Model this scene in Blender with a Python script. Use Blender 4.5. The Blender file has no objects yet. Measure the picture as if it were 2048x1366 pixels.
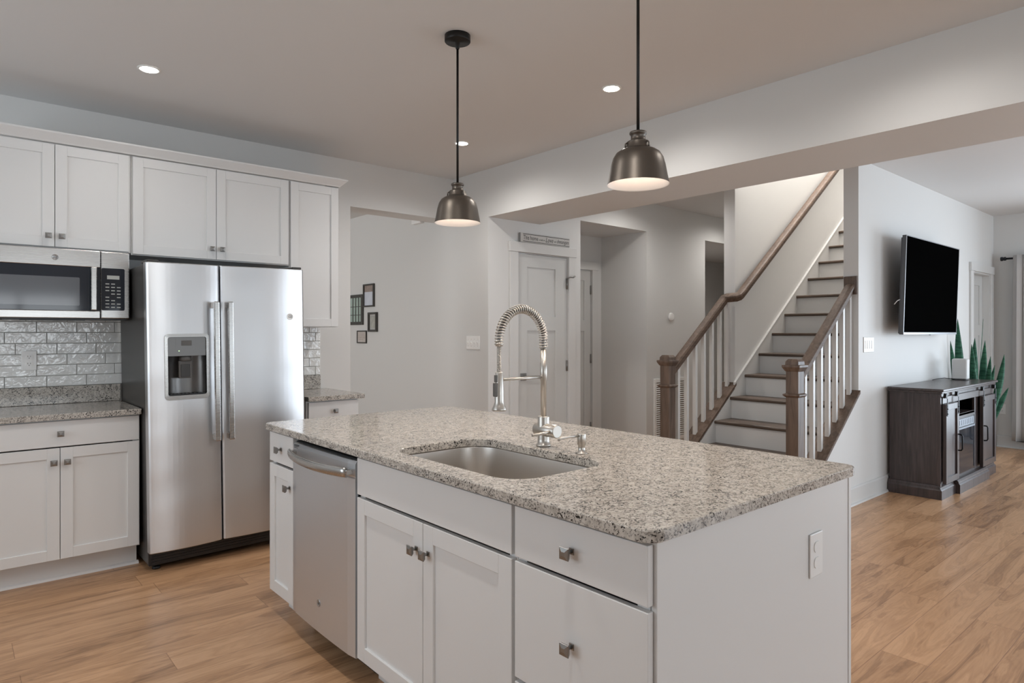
import bpy, bmesh, math, random
from mathutils import Vector, Matrix
random.seed(7)
C = bpy.context.scene.collection
SC = bpy.context.scene

# ------------------------------------------------------------------ camera
F_PX, CY, H = 1303.0, 666.0, 1.347
YAW = math.atan((2530 - 1024) / F_PX)
cam = bpy.data.cameras.new('camera')
cam.sensor_width = 36.0
cam.lens = F_PX / 2048 * 36.0
cam.shift_y = (CY - 683.0) / 2048
cam.clip_start = 0.05
cam.clip_end = 200
camo = bpy.data.objects.new('camera', cam)
C.objects.link(camo)
camo.location = (0, 0, H)
camo.rotation_euler = (math.pi / 2, 0, YAW - math.pi / 2)
SC.camera = camo

# ------------------------------------------------------------------ world, exposure, daylight
SC.view_settings.view_transform = 'Standard'
SC.view_settings.look = 'None'
SC.view_settings.exposure = 0.90
SC.view_settings.gamma = 1.0
W = bpy.data.worlds.new('daylight')
SC.world = W
W.use_nodes = True
W.node_tree.nodes['Background'].inputs[0].default_value = (0.80, 0.90, 1.0, 1)
W.node_tree.nodes['Background'].inputs[1].default_value = 0.9

def area(name, loc, rot, sx, sy, power, col):
    l = bpy.data.lights.new(name, 'AREA')
    l.shape = 'RECTANGLE'; l.size = sx; l.size_y = sy
    l.energy = power; l.color = col
    o = bpy.data.objects.new(name, l); C.objects.link(o)
    o.location = loc; o.rotation_euler = rot
    return o
R90 = math.pi / 2
# daylight at the openings in the outer walls, with fill added at side and stairwell;
# most lights tilt up, like bounce off sunlit ground, to brighten the ceilings
UP, UPL = math.radians(32), math.radians(6)
area('daylight_patio_door', (9.98, -0.60, 1.10), (0, R90 + UPL, 0), 2.2, 2.6, 80, (0.76, 0.88, 1.0))
area('daylight_kitchen_window', (0.80, -3.70, 1.42), (R90 + UP, 0, 0), 1.6, 1.2, 15, (0.92, 0.97, 1.0))
area('daylight_rear_window', (3.25, -3.75, 1.05), (R90 + UP, 0, 0), 2.8, 1.6, 6.5, (0.86, 0.95, 1.0))
area('daylight_living_window', (7.45, -3.75, 1.45), (R90 - math.radians(25), 0, 0), 3.3, 1.9, 68, (0.78, 0.89, 1.0))
area('added_side_fill', (-2.45, 2.7, 1.55), (0, -R90 - math.radians(24), 0), 1.7, 2.6, 20, (0.86, 0.94, 1.0))  # unseen fill, added to raise the ambient light on the island front
area('daylight_dining_window', (-2.3, 7.0, 1.45), (0, -R90 - math.radians(48), 0), 1.8, 2.0, 52, (0.97, 0.99, 1.0))
area('added_stairwell_fill', (7.0, 2.72, 5.4), (0, 0, 0), 2.4, 0.8, 75, (1.0, 0.95, 0.90))  # fill light added under the stairwell ceiling to brighten the stair wall; no window

# ------------------------------------------------------------------ materials
def nd(nt, t, **kw):
    n = nt.nodes.new(t)
    for k, v in kw.items(): setattr(n, k, v)
    return n
def mat(name, col, rough=0.5, metal=0.0, spec=0.5, bump=0.0, bscale=200, vary=0.0, vscale=4.0, coat=0.0, emit=None, estr=0.0):
    m = bpy.data.materials.new(name); m.use_nodes = True
    nt = m.node_tree; b = nt.nodes['Principled BSDF']
    b.inputs['Base Color'].default_value = (*col, 1)
    b.inputs['Roughness'].default_value = rough
    b.inputs['Metallic'].default_value = metal
    b.inputs['Specular IOR Level'].default_value = spec
    b.inputs['Coat Weight'].default_value = coat
    if emit:
        b.inputs['Emission Color'].default_value = (*emit, 1)
        b.inputs['Emission Strength'].default_value = estr
    tc = nd(nt, 'ShaderNodeTexCoord')
    if bump:
        n = nd(nt, 'ShaderNodeTexNoise'); n.inputs['Scale'].default_value = bscale
        nt.links.new(tc.outputs['Object'], n.inputs['Vector'])
        bp = nd(nt, 'ShaderNodeBump'); bp.inputs['Strength'].default_value = bump
        bp.inputs['Distance'].default_value = 0.002
        nt.links.new(n.outputs['Fac'], bp.inputs['Height']); nt.links.new(bp.outputs['Normal'], b.inputs['Normal'])
    if vary:
        n = nd(nt, 'ShaderNodeTexNoise'); n.inputs['Scale'].default_value = vscale; n.inputs['Detail'].default_value = 4
        nt.links.new(tc.outputs['Object'], n.inputs['Vector'])
        mx = nd(nt, 'ShaderNodeMix', data_type='RGBA')
        mx.inputs[6].default_value = (*[c * (1 - vary) for c in col], 1)
        mx.inputs[7].default_value = (*[min(1, c * (1 + vary)) for c in col], 1)
        nt.links.new(n.outputs['Fac'], mx.inputs[0]); nt.links.new(mx.outputs[2], b.inputs['Base Color'])
    return m
def ramp(nt, src, stops):
    r = nd(nt, 'ShaderNodeValToRGB')
    el = r.color_ramp.elements
    while len(el) < len(stops): el.new(0.5)
    for e, (p, c) in zip(el, stops):
        e.position = p; e.color = (*c, 1) if len(c) == 3 else c
    nt.links.new(src, r.inputs[0])
    return r
def math_n(nt, op, a, b=None):
    n = nd(nt, 'ShaderNodeMath', operation=op)
    for i, v in enumerate((a, b)):
        if v is None: continue
        if isinstance(v, (int, float)): n.inputs[i].default_value = v
        else: nt.links.new(v, n.inputs[i])
    return n.outputs[0]

M = {}
M['wall'] = mat('wall_paint', (0.69, 0.685, 0.67), 0.55, bump=0.08, bscale=350)
M['ceiling'] = mat('ceiling_paint', (0.71, 0.71, 0.708), 0.8, bump=0.1, bscale=300)
M['trim'] = mat('trim_paint', (0.66, 0.655, 0.64), 0.35, bump=0.02)
M['cabinet'] = mat('cabinet_paint', (0.76, 0.755, 0.745), 0.38, bump=0.02, bscale=90)
M['door'] = mat('door_paint', (0.60, 0.60, 0.585), 0.4, bump=0.02)
M['black'] = mat('black_plastic', (0.012, 0.012, 0.013), 0.35)
M['dark_gap'] = mat('dark_recess', (0.02, 0.02, 0.02), 0.8)
M['fridge_side'] = mat('dark_grey_enamel', (0.055, 0.052, 0.05), 0.32, metal=0.3, bump=0.15, bscale=500)
M['knob'] = mat('pewter', (0.30, 0.295, 0.285), 0.32, metal=0.9, bump=0.05)
M['nickel'] = mat('brushed_nickel', (0.54, 0.51, 0.47), 0.36, metal=1.0, bump=0.03, bscale=600)
M['rubber'] = mat('grey_rubber', (0.10, 0.095, 0.09), 0.5)
M['bronze'] = mat('dark_bronze', (0.135, 0.117, 0.10), 0.40, metal=0.85, bump=0.03)
M['canopy_black'] = mat('matt_black_metal', (0.012, 0.011, 0.010), 0.45, metal=0.4)
M['shade_inside'] = mat('white_enamel_inside', (0.84, 0.81, 0.78), 0.5)
M['bulb'] = mat('lit_bulb', (1, 0.9, 0.8), 0.5, emit=(1, 0.84, 0.73), estr=3.6)
M['can_lens'] = mat('lit_downlight_lens', (1, 1, 1), 0.5, emit=(1, 0.95, 0.86), estr=16)
M['can_trim'] = mat('white_downlight_trim', (0.8, 0.8, 0.78), 0.5)
M['plate'] = mat('white_plate_plastic', (0.86, 0.855, 0.84), 0.3, bump=0.01)
M['slot'] = mat('dark_slot', (0.05, 0.05, 0.05), 0.6)
M['tv_screen'] = mat('tv_screen', (0.0015, 0.0015, 0.0015), 0.35, spec=0.02)
M['tv_screen'].node_tree.nodes['Principled BSDF'].inputs['IOR'].default_value = 1.03
M['tv_frame'] = mat('tv_silver', (0.42, 0.43, 0.45), 0.35, metal=0.7)
M['tv_back'] = mat('tv_back', (0.07, 0.07, 0.075), 0.45)
M['speaker'] = mat('white_plastic', (0.72, 0.72, 0.71), 0.45, bump=0.05, bscale=900)
M['pot'] = mat('grey_ceramic', (0.5, 0.49, 0.47), 0.4)
M['soil'] = mat('soil', (0.05, 0.035, 0.025), 0.9, bump=0.5, bscale=60)
M['smoked_glass'] = mat('smoked_glass', (0.03, 0.035, 0.045), 0.06, spec=0.4)
M['iron'] = mat('black_iron', (0.018, 0.018, 0.02), 0.45, metal=0.6)
M['rod'] = mat('dark_rod', (0.02, 0.022, 0.028), 0.4, metal=0.5)
M['grille'] = mat('silver_grille', (0.20, 0.22, 0.25), 0.35, metal=0.6)
M['frame_dark'] = mat('dark_frame_wood', (0.05, 0.047, 0.042), 0.3, vary=0.3, vscale=30)
M['paper'] = mat('printed_paper', (0.55, 0.5, 0.46), 0.7, vary=0.12, vscale=30)
M['photo_light'] = mat('photo_light', (0.62, 0.65, 0.72), 0.35, vary=0.15, vscale=9)
M['photo_top'] = mat('photo_brown', (0.30, 0.24, 0.21), 0.4, vary=0.4, vscale=40)
M['photo_grey'] = mat('photo_grey', (0.42, 0.42, 0.38), 0.35, vary=0.35, vscale=22)
M['mirror'] = mat('painted_reflection_pane', (0.40, 0.50, 0.45), 0.15, metal=0.0, vary=0.15, vscale=12)  # greenish-white reflection put into the pane colour, not mirrored
M['sign_face'] = mat('sign_face', (0.56, 0.545, 0.52), 0.6, vary=0.08, vscale=20)
M['sign_side'] = mat('sign_side', (0.27, 0.27, 0.26), 0.6, vary=0.2, vscale=20)
M['ink'] = mat('dark_ink', (0.05, 0.048, 0.045), 0.7)
M['print'] = mat('panel_print', (0.55, 0.58, 0.56), 0.4)
M['led'] = mat('green_led', (0.5, 0.8, 0.4), 0.4, emit=(0.6, 1, 0.5), estr=0.6)
M['grout'] = mat('grey_grout', (0.36, 0.355, 0.34), 0.9, bump=0.2)
M['steel_dark'] = mat('dark_steel', (0.16, 0.155, 0.15), 0.3, metal=0.8)
M['badge'] = mat('badge_silver', (0.42, 0.42, 0.42), 0.3, metal=0.7)
M['badge_ink'] = mat('badge_grey', (0.12, 0.12, 0.12), 0.4, metal=0.4)
M['vent_slot'] = mat('vent_shadow', (0.30, 0.24, 0.19), 0.8)

def stainless(name, col, rough, wave=0.0, vertical=False, aniso=0.0):
    m = bpy.data.materials.new(name); m.use_nodes = True
    nt = m.node_tree; b = nt.nodes['Principled BSDF']
    b.inputs['Metallic'].default_value = 1.0
    b.inputs['Base Color'].default_value = (*col, 1)
    if aniso:
        b.inputs['Anisotropic'].default_value = aniso
        tg = nd(nt, 'ShaderNodeTangent', direction_type='UV_MAP', uv_map='brushing')
        nt.links.new(tg.outputs[0], b.inputs['Tangent'])
    tc = nd(nt, 'ShaderNodeTexCoord'); mp = nd(nt, 'ShaderNodeMapping')
    mp.inputs['Scale'].default_value = (400, 400, 4) if vertical else (4, 4, 500)
    nt.links.new(tc.outputs['Object'], mp.inputs['Vector'])
    n = nd(nt, 'ShaderNodeTexNoise'); n.inputs['Scale'].default_value = 1.0; n.inputs['Detail'].default_value = 3
    nt.links.new(mp.outputs['Vector'], n.inputs['Vector'])
    mr = nd(nt, 'ShaderNodeMapRange')
    mr.inputs['To Min'].default_value = rough * 0.85; mr.inputs['To Max'].default_value = rough * 1.2
    nt.links.new(n.outputs['Fac'], mr.inputs['Value']); nt.links.new(mr.outputs['Result'], b.inputs['Roughness'])
    b1 = nd(nt, 'ShaderNodeBump'); b1.inputs['Strength'].default_value = 0.012; b1.inputs['Distance'].default_value = 0.0005
    nt.links.new(n.outputs['Fac'], b1.inputs['Height'])
    if wave:
        m2 = nd(nt, 'ShaderNodeMapping'); m2.inputs['Scale'].default_value = (1.6, 1.6, 2.6)
        nt.links.new(tc.outputs['Object'], m2.inputs['Vector'])
        n2 = nd(nt, 'ShaderNodeTexNoise'); n2.inputs['Scale'].default_value = 1.2; n2.inputs['Detail'].default_value = 1
        nt.links.new(m2.outputs['Vector'], n2.inputs['Vector'])
        b2 = nd(nt, 'ShaderNodeBump'); b2.inputs['Strength'].default_value = wave; b2.inputs['Distance'].default_value = 0.02
        nt.links.new(n2.outputs['Fac'], b2.inputs['Height']); nt.links.new(b1.outputs['Normal'], b2.inputs['Normal'])
        nt.links.new(b2.outputs['Normal'], b.inputs['Normal'])
    else:
        nt.links.new(b1.outputs['Normal'], b.inputs['Normal'])
    return m
M['steel'] = stainless('brushed_stainless', (0.70, 0.715, 0.735), 0.33, wave=0.5, aniso=0.68)
M['steel_plain'] = stainless('brushed_stainless_trim', (0.52, 0.51, 0.495), 0.26)
M['steel_dw'] = stainless('brushed_stainless_door', (0.77, 0.80, 0.84), 0.42, wave=0.1, aniso=0.75)
M['sink_steel'] = stainless('satin_sink_steel', (0.64, 0.61, 0.575), 0.38)

def granite():
    m = bpy.data.materials.new('speckled_granite'); m.use_nodes = True
    nt = m.node_tree; b = nt.nodes['Principled BSDF']
    tc = nd(nt, 'ShaderNodeTexCoord')
    def noise(scale, detail=3, off=0, rough=0.6):
        mp = nd(nt, 'ShaderNodeMapping'); mp.inputs['Location'].default_value = (off, off * 1.7, off * 0.6)
        nt.links.new(tc.outputs['Object'], mp.inputs['Vector'])
        n = nd(nt, 'ShaderNodeTexNoise'); n.inputs['Scale'].default_value = scale; n.inputs['Detail'].default_value = detail
        n.inputs['Roughness'].default_value = rough
        nt.links.new(mp.outputs['Vector'], n.inputs['Vector']); return n.outputs['Fac']
    base = ramp(nt, noise(45, 3), [(0.3, (0.37, 0.335, 0.295)), (0.5, (0.53, 0.49, 0.44)), (0.75, (0.63, 0.59, 0.54))])
    gmask = ramp(nt, noise(135, 3, 3.1), [(0.53, (0, 0, 0)), (0.61, (1, 1, 1))])
    mx = nd(nt, 'ShaderNodeMix', data_type='RGBA'); mx.inputs[7].default_value = (0.24, 0.22, 0.20, 1)
    nt.links.new(base.outputs[0], mx.inputs[6]); nt.links.new(gmask.outputs[0], mx.inputs[0])
    big = noise(22, 2, 9.3)
    bsum = math_n(nt, 'ADD', noise(175, 2, 7.7), math_n(nt, 'MULTIPLY', math_n(nt, 'SUBTRACT', big, 0.5), 0.40))
    bmask = ramp(nt, bsum, [(0.588, (0, 0, 0)), (0.63, (1, 1, 1))])
    mx2 = nd(nt, 'ShaderNodeMix', data_type='RGBA'); mx2.inputs[7].default_value = (0.022, 0.021, 0.021, 1)
    nt.links.new(mx.outputs[2], mx2.inputs[6]); nt.links.new(bmask.outputs[0], mx2.inputs[0])
    nt.links.new(mx2.outputs[2], b.inputs['Base Color'])
    b.inputs['Roughness'].default_value = 0.13
    b.inputs['Specular IOR Level'].default_value = 0.5
    return m
M['granite'] = granite()

def planks():
    m = bpy.data.materials.new('wood_plank_floor'); m.use_nodes = True
    nt = m.node_tree; b = nt.nodes['Principled BSDF']
    tc = nd(nt, 'ShaderNodeTexCoord'); sp = nd(nt, 'ShaderNodeSeparateXYZ')
    nt.links.new(tc.outputs['Object'], sp.inputs[0])
    X, Y = sp.outputs[0], sp.outputs[1]
    PW, PL = 0.178, 1.22
    yr = math_n(nt, 'DIVIDE', Y, PW); row = math_n(nt, 'FLOOR', yr)
    w1 = nd(nt, 'ShaderNodeTexWhiteNoise', noise_dimensions='1D'); nt.links.new(row, w1.inputs['W'])
    xr = math_n(nt, 'ADD', math_n(nt, 'DIVIDE', X, PL), w1.outputs['Value']); col = math_n(nt, 'FLOOR', xr)
    cv = nd(nt, 'ShaderNodeCombineXYZ'); nt.links.new(row, cv.inputs[0]); nt.links.new(col, cv.inputs[1])
    w2 = nd(nt, 'ShaderNodeTexWhiteNoise', noise_dimensions='2D'); nt.links.new(cv.outputs[0], w2.inputs['Vector'])
    rnd = w2.outputs['Value']
    # grain
    gv = nd(nt, 'ShaderNodeCombineXYZ')
    nt.links.new(math_n(nt, 'ADD', math_n(nt, 'MULTIPLY', X, 0.9), math_n(nt, 'MULTIPLY', rnd, 37.0)), gv.inputs[0])
    nt.links.new(math_n(nt, 'ADD', math_n(nt, 'MULTIPLY', Y, 7.0), math_n(nt, 'MULTIPLY', rnd, 19.0)), gv.inputs[1])
    n1 = nd(nt, 'ShaderNodeTexNoise'); n1.inputs['Scale'].default_value = 1.5; n1.inputs['Detail'].default_value = 5
    n1.inputs['Distortion'].default_value = 0.9; n1.inputs['Roughness'].default_value = 0.55
    nt.links.new(gv.outputs[0], n1.inputs['Vector'])
    rings = math_n(nt, 'FRACT', math_n(nt, 'MULTIPLY', n1.outputs['Fac'], 9.0))
    rings = math_n(nt, 'ABSOLUTE', math_n(nt, 'SUBTRACT', rings, 0.5))
    fv = nd(nt, 'ShaderNodeCombineXYZ')
    nt.links.new(math_n(nt, 'ADD', math_n(nt, 'MULTIPLY', X, 5.0), math_n(nt, 'MULTIPLY', rnd, 90.0)), fv.inputs[0])
    nt.links.new(math_n(nt, 'MULTIPLY', Y, 130.0), fv.inputs[1])
    n2 = nd(nt, 'ShaderNodeTexNoise'); n2.inputs['Scale'].default_value = 1.0; n2.inputs['Detail'].default_value = 3
    nt.links.new(fv.outputs[0], n2.inputs['Vector'])
    tone = math_n(nt, 'ADD', math_n(nt, 'MULTIPLY', n1.outputs['Fac'], 0.62), math_n(nt, 'MULTIPLY', rings, 0.22))
    tone = math_n(nt, 'ADD', tone, math_n(nt, 'MULTIPLY', n2.outputs['Fac'], 0.16))
    tone = math_n(nt, 'ADD', tone, math_n(nt, 'MULTIPLY', math_n(nt, 'SUBTRACT', rnd, 0.5), 0.17))
    cr = ramp(nt, tone, FLOOR_STOPS)
    fx = math_n(nt, 'FRACT', xr); fy = math_n(nt, 'FRACT', yr)
    ex = math_n(nt, 'MINIMUM', fx, math_n(nt, 'SUBTRACT', 1.0, fx)); ey = math_n(nt, 'MINIMUM', fy, math_n(nt, 'SUBTRACT', 1.0, fy))
    seam = math_n(nt, 'MINIMUM', math_n(nt, 'MULTIPLY', ex, PL), math_n(nt, 'MULTIPLY', ey, PW))
    sm = nd(nt, 'ShaderNodeMapRange'); sm.inputs['From Min'].default_value = 0.0; sm.inputs['From Max'].default_value = 0.0022
    nt.links.new(seam, sm.inputs['Value'])
    mx = nd(nt, 'ShaderNodeMix', data_type='RGBA', blend_type='MULTIPLY'); mx.inputs[0].default_value = 1.0
    dk = ramp(nt, sm.outputs['Result'], [(0.0, (0.55, 0.5, 0.46)), (1.0, (1, 1, 1))])
    nt.links.new(cr.outputs[0], mx.inputs[6]); nt.links.new(dk.outputs[0], mx.inputs[7])
    nt.links.new(mx.outputs[2], b.inputs['Base Color'])
    b.inputs['Roughness'].default_value = 0.33
    b.inputs['Specular IOR Level'].default_value = 0.45
    bp = nd(nt, 'ShaderNodeBump'); bp.inputs['Strength'].default_value = 0.35; bp.inputs['Distance'].default_value = 0.0012
    nt.links.new(math_n(nt, 'ADD', sm.outputs['Result'], math_n(nt, 'MULTIPLY', n2.outputs['Fac'], 0.25)), bp.inputs['Height'])
    nt.links.new(bp.outputs['Normal'], b.inputs['Normal'])
    return m
FLOOR_STOPS = [(0.28, (0.27, 0.145, 0.074)), (0.42, (0.46, 0.262, 0.140)), (0.56, (0.58, 0.345, 0.193)), (0.76, (0.67, 0.42, 0.250))]
M['floor'] = planks()

def wood(name, dark, light, axis=0, rough=0.35, scale=1.0):
    m = bpy.data.materials.new(name); m.use_nodes = True
    nt = m.node_tree; b = nt.nodes['Principled BSDF']
    tc = nd(nt, 'ShaderNodeTexCoord'); mp = nd(nt, 'ShaderNodeMapping')
    s = [26.0, 26.0, 26.0]; s[axis] = 2.0
    mp.inputs['Scale'].default_value = [v * scale for v in s]
    nt.links.new(tc.outputs['Object'], mp.inputs['Vector'])
    n = nd(nt, 'ShaderNodeTexNoise'); n.inputs['Scale'].default_value = 1.3; n.inputs['Detail'].default_value = 5; n.inputs['Distortion'].default_value = 1.2
    nt.links.new(mp.outputs['Vector'], n.inputs['Vector'])
    r = ramp(nt, n.outputs['Fac'], [(0.3, dark), (0.7, light)])
    nt.links.new(r.outputs[0], b.inputs['Base Color'])
    b.inputs['Roughness'].default_value = rough
    bp = nd(nt, 'ShaderNodeBump'); bp.inputs['Strength'].default_value = 0.12; bp.inputs['Distance'].default_value = 0.001
    nt.links.new(n.outputs['Fac'], bp.inputs['Height']); nt.links.new(bp.outputs['Normal'], b.inputs['Normal'])
    return m
M['stair_wood'] = wood('stained_oak_along', (0.070, 0.042, 0.027), (0.155, 0.10, 0.068), 0, 0.6)
M['tread_wood'] = wood('stained_oak_tread', (0.045, 0.030, 0.021), (0.125, 0.086, 0.062), 1, 0.42)
M['newel_wood'] = wood('stained_oak_upright', (0.068, 0.044, 0.031), (0.165, 0.112, 0.082), 2, 0.45)
M['console_wood'] = wood('espresso_wood_upright', (0.035, 0.026, 0.026), (0.085, 0.064, 0.062), 2, 0.3)
M['console_top'] = wood('espresso_wood_along', (0.045, 0.034, 0.033), (0.095, 0.075, 0.072), 0, 0.28)

def tile_mat():
    m = mat('glazed_white_tile', (0.78, 0.785, 0.77), 0.08, spec=0.6)
    nt = m.node_tree; b = nt.nodes['Principled BSDF']
    tc = nd(nt, 'ShaderNodeTexCoord'); n = nd(nt, 'ShaderNodeTexNoise')
    n.inputs['Scale'].default_value = 26; n.inputs['Detail'].default_value = 2; n.inputs['Distortion'].default_value = 0.8
    nt.links.new(tc.outputs['Object'], n.inputs['Vector'])
    bp = nd(nt, 'ShaderNodeBump'); bp.inputs['Strength'].default_value = 0.5; bp.inputs['Distance'].default_value = 0.006
    nt.links.new(n.outputs['Fac'], bp.inputs['Height']); nt.links.new(bp.outputs['Normal'], b.inputs['Normal'])
    return m
M['tile'] = tile_mat()
def fabric():
    m = mat('grey_curtain_fabric', (0.48, 0.46, 0.445), 0.9, spec=0.1)
    nt = m.node_tree; b = nt.nodes['Principled BSDF']
    tc = nd(nt, 'ShaderNodeTexCoord'); n = nd(nt, 'ShaderNodeTexNoise'); n.inputs['Scale'].default_value = 320
    nt.links.new(tc.outputs['Object'], n.inputs['Vector'])
    bp = nd(nt, 'ShaderNodeBump'); bp.inputs['Strength'].default_value = 0.3; bp.inputs['Distance'].default_value = 0.002
    nt.links.new(n.outputs['Fac'], bp.inputs['Height']); nt.links.new(bp.outputs['Normal'], b.inputs['Normal'])
    return m
M['fabric'] = fabric()
def leaf_mat():
    m = mat('snake_plant_leaf', (0.03, 0.10, 0.05), 0.6, spec=0.2)
    nt = m.node_tree; b = nt.nodes['Principled BSDF']
    tc = nd(nt, 'ShaderNodeTexCoord'); mp = nd(nt, 'ShaderNodeMapping'); mp.inputs['Scale'].default_value = (8, 8, 45)
    nt.links.new(tc.outputs['Object'], mp.inputs['Vector'])
    n = nd(nt, 'ShaderNodeTexNoise'); n.inputs['Scale'].default_value = 1.0; n.inputs['Detail'].default_value = 3; n.inputs['Distortion'].default_value = 1.0
    nt.links.new(mp.outputs['Vector'], n.inputs['Vector'])
    r = ramp(nt, n.outputs['Fac'], [(0.35, (0.012, 0.060, 0.036)), (0.65, (0.045, 0.145, 0.085))])
    nt.links.new(r.outputs[0], b.inputs['Base Color'])
    return m
M['leaf'] = leaf_mat()

# ------------------------------------------------------------------ mesh helpers
IDT = lambda p: p
def back(plane):            # (along x, outwards, up) on a face looking towards -y
    return lambda p: (p[0], plane - p[1], p[2])
def isle(plane):            # (along y, outwards, up) on a face looking towards -x
    return lambda p: (plane - p[1], p[0], p[2])

class MB:
    def __init__(self, T=IDT): self.bm = bmesh.new(); self.T = T
    def _merge(self, b):
        b.verts.index_update()
        vs = [self.bm.verts.new(self.T(tuple(v.co))) for v in b.verts]
        for f in b.faces:
            try:
                nf = self.bm.faces.new([vs[v.index] for v in f.verts]); nf.smooth = f.smooth
            except ValueError: pass
        b.free()
    def box(self, x0, x1, y0, y1, z0, z1, bev=0.0, seg=2):
        b = bmesh.new(); bmesh.ops.create_cube(b, size=1.0)
        for v in b.verts:
            v.co = Vector(((x0 + x1) / 2 + v.co.x * (x1 - x0), (y0 + y1) / 2 + v.co.y * (y1 - y0), (z0 + z1) / 2 + v.co.z * (z1 - z0)))
        if bev: bmesh.ops.bevel(b, geom=list(b.edges), offset=bev, segments=seg, affect='EDGES', profile=0.5)
        self._merge(b); return self
    def loft(self, loops, cap0=True, cap1=True, smooth=False, closed=True):
        b = bmesh.new(); rows = [[b.verts.new(p) for p in lp] for lp in loops]
        n = len(rows[0])
        for r0, r1 in zip(rows, rows[1:]):
            for i in range(n if closed else n - 1):
                j = (i + 1) % n
                f = b.faces.new((r0[i], r0[j], r1[j], r1[i])); f.smooth = smooth
        if cap0: b.faces.new(rows[0][::-1])
        if cap1: b.faces.new(rows[-1])
        self._merge(b); return self
    def lathe(self, prof, c, seg=32, axis='z', smooth=True, cap0=True, cap1=True, flat=()):
        loops = []
        for r, h in prof:
            lp = []
            for i in range(seg):
                a = 2 * math.pi * i / seg; u, v = r * math.cos(a), r * math.sin(a)
                if axis == 'z': lp.append((c[0] + u, c[1] + v, c[2] + h))
                elif axis == 'x': lp.append((c[0] + h, c[1] + u, c[2] + v))
                else: lp.append((c[0] + u, c[1] + h, c[2] + v))
            loops.append(lp)
        return self.loft(loops, cap0, cap1, smooth)
    def tube(self, path, r, seg=12, smooth=True, cap=True, sec=None, up=None):
        pts = [Vector(p) for p in path]; loops = []
        nrm = Vector(up) if up else None
        for i, p in enumerate(pts):
            t = (pts[min(i + 1, len(pts) - 1)] - pts[max(i - 1, 0)]).normalized()
            if nrm is None:
                nrm = t.orthogonal().normalized()
            nrm = (nrm - t * nrm.dot(t)).normalized(); bn = t.cross(nrm)
            rr = r[i] if isinstance(r, (list, tuple)) else r
            if sec: loops.append([tuple(p + nrm * a + bn * b_) for a, b_ in sec])
            else: loops.append([tuple(p + (nrm * math.cos(2 * math.pi * k / seg) + bn * math.sin(2 * math.pi * k / seg)) * rr) for k in range(seg)])
        return self.loft(loops, cap, cap, smooth)
    def prism(self, poly, a0, a1, axis='y', bev=0.0):
        def P(u, v, a): return (u, a, v) if axis == 'y' else ((a, u, v) if axis == 'x' else (u, v, a))
        b = bmesh.new()
        v0 = [b.verts.new(P(u, v, a0)) for u, v in poly]; v1 = [b.verts.new(P(u, v, a1)) for u, v in poly]
        b.faces.new(v0[::-1]); b.faces.new(v1)
        n = len(poly)
        for i in range(n): b.faces.new((v0[i], v0[(i + 1) % n], v1[(i + 1) % n], v1[i]))
        if bev: bmesh.ops.bevel(b, geom=list(b.edges), offset=bev, segments=2, affect='EDGES', profile=0.5)
        self._merge(b); return self
    def build(self, name, m, parent=None, recalc=True):
        bm = self.bm
        if recalc: bmesh.ops.recalc_face_normals(bm, faces=bm.faces)
        off = Vector((0, 0, 0))
        if parent is not None:
            p = parent
            while p is not None: off += p.location; p = p.parent
        for v in bm.verts: v.co -= off
        if m in ('steel', 'steel_dw'):
            uv = bm.loops.layers.uv.new('brushing')
            for f in bm.faces:
                for l in f.loops: l[uv].uv = (l.vert.co.z, l.vert.co.x + l.vert.co.y)
        me = bpy.data.meshes.new(name); bm.to_mesh(me); bm.free()
        o = bpy.data.objects.new(name, me); C.objects.link(o)
        me.materials.append(m if not isinstance(m, str) else M[m])
        if parent is not None: o.parent = parent
        return o
def rrect(x0, x1, y0, y1, r, n=8):
    pts = []
    for cx, cy, a0 in ((x1 - r, y1 - r, 0), (x0 + r, y1 - r, 90), (x0 + r, y0 + r, 180), (x1 - r, y0 + r, 270)):
        for i in range(n + 1):
            a = math.radians(a0 + 90 * i / n); pts.append((cx + r * math.cos(a), cy + r * math.sin(a)))
    return pts
def split_loose(o):
    """turn every loose piece of a part into a part of its own, under the same parent"""
    b = bmesh.new(); b.from_mesh(o.data); b.verts.ensure_lookup_table()
    seen = set(); groups = []
    for v in b.verts:
        if v.index in seen: continue
        st_ = [v]; g = []; seen.add(v.index)
        while st_:
            q = st_.pop(); g.append(q.index)
            for e in q.link_edges:
                w_ = e.other_vert(q)
                if w_.index not in seen: seen.add(w_.index); st_.append(w_)
        groups.append(set(g))
    m = o.data.materials[0]; par = o.parent; nm = o.name.split('.')[0]; out = []
    for g in groups:
        c = b.copy(); c.verts.ensure_lookup_table()
        bmesh.ops.delete(c, geom=[v for v in c.verts if v.index not in g], context='VERTS')
        me = bpy.data.meshes.new(nm); c.to_mesh(me); c.free(); me.materials.append(m)
        k = bpy.data.objects.new(nm, me); C.objects.link(k); k.parent = par; out.append(k)
    b.free(); old = o.data; bpy.data.objects.remove(o); bpy.data.meshes.remove(old)
    for k in out[:1]: k.name = nm
    return out
def tag(o, label, cat, group=None):
    o['label'] = label; o['category'] = cat
    if group: o['group'] = group
    return o
def thing(name, loc, label, cat, group=None):
    o = bpy.data.objects.new(name, None); C.objects.link(o); o.location = loc
    o.empty_display_size = 0.1
    return tag(o, label, cat, group)
def struct(name, mb, m):
    o = mb.build(name, m); o['kind'] = 'structure'; return o
def copy_tree(o, parent=None):
    c = o.copy(); C.objects.link(c)
    if parent is not None: c.parent = parent
    for ch in list(o.children): copy_tree(ch, c)
    return c
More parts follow.
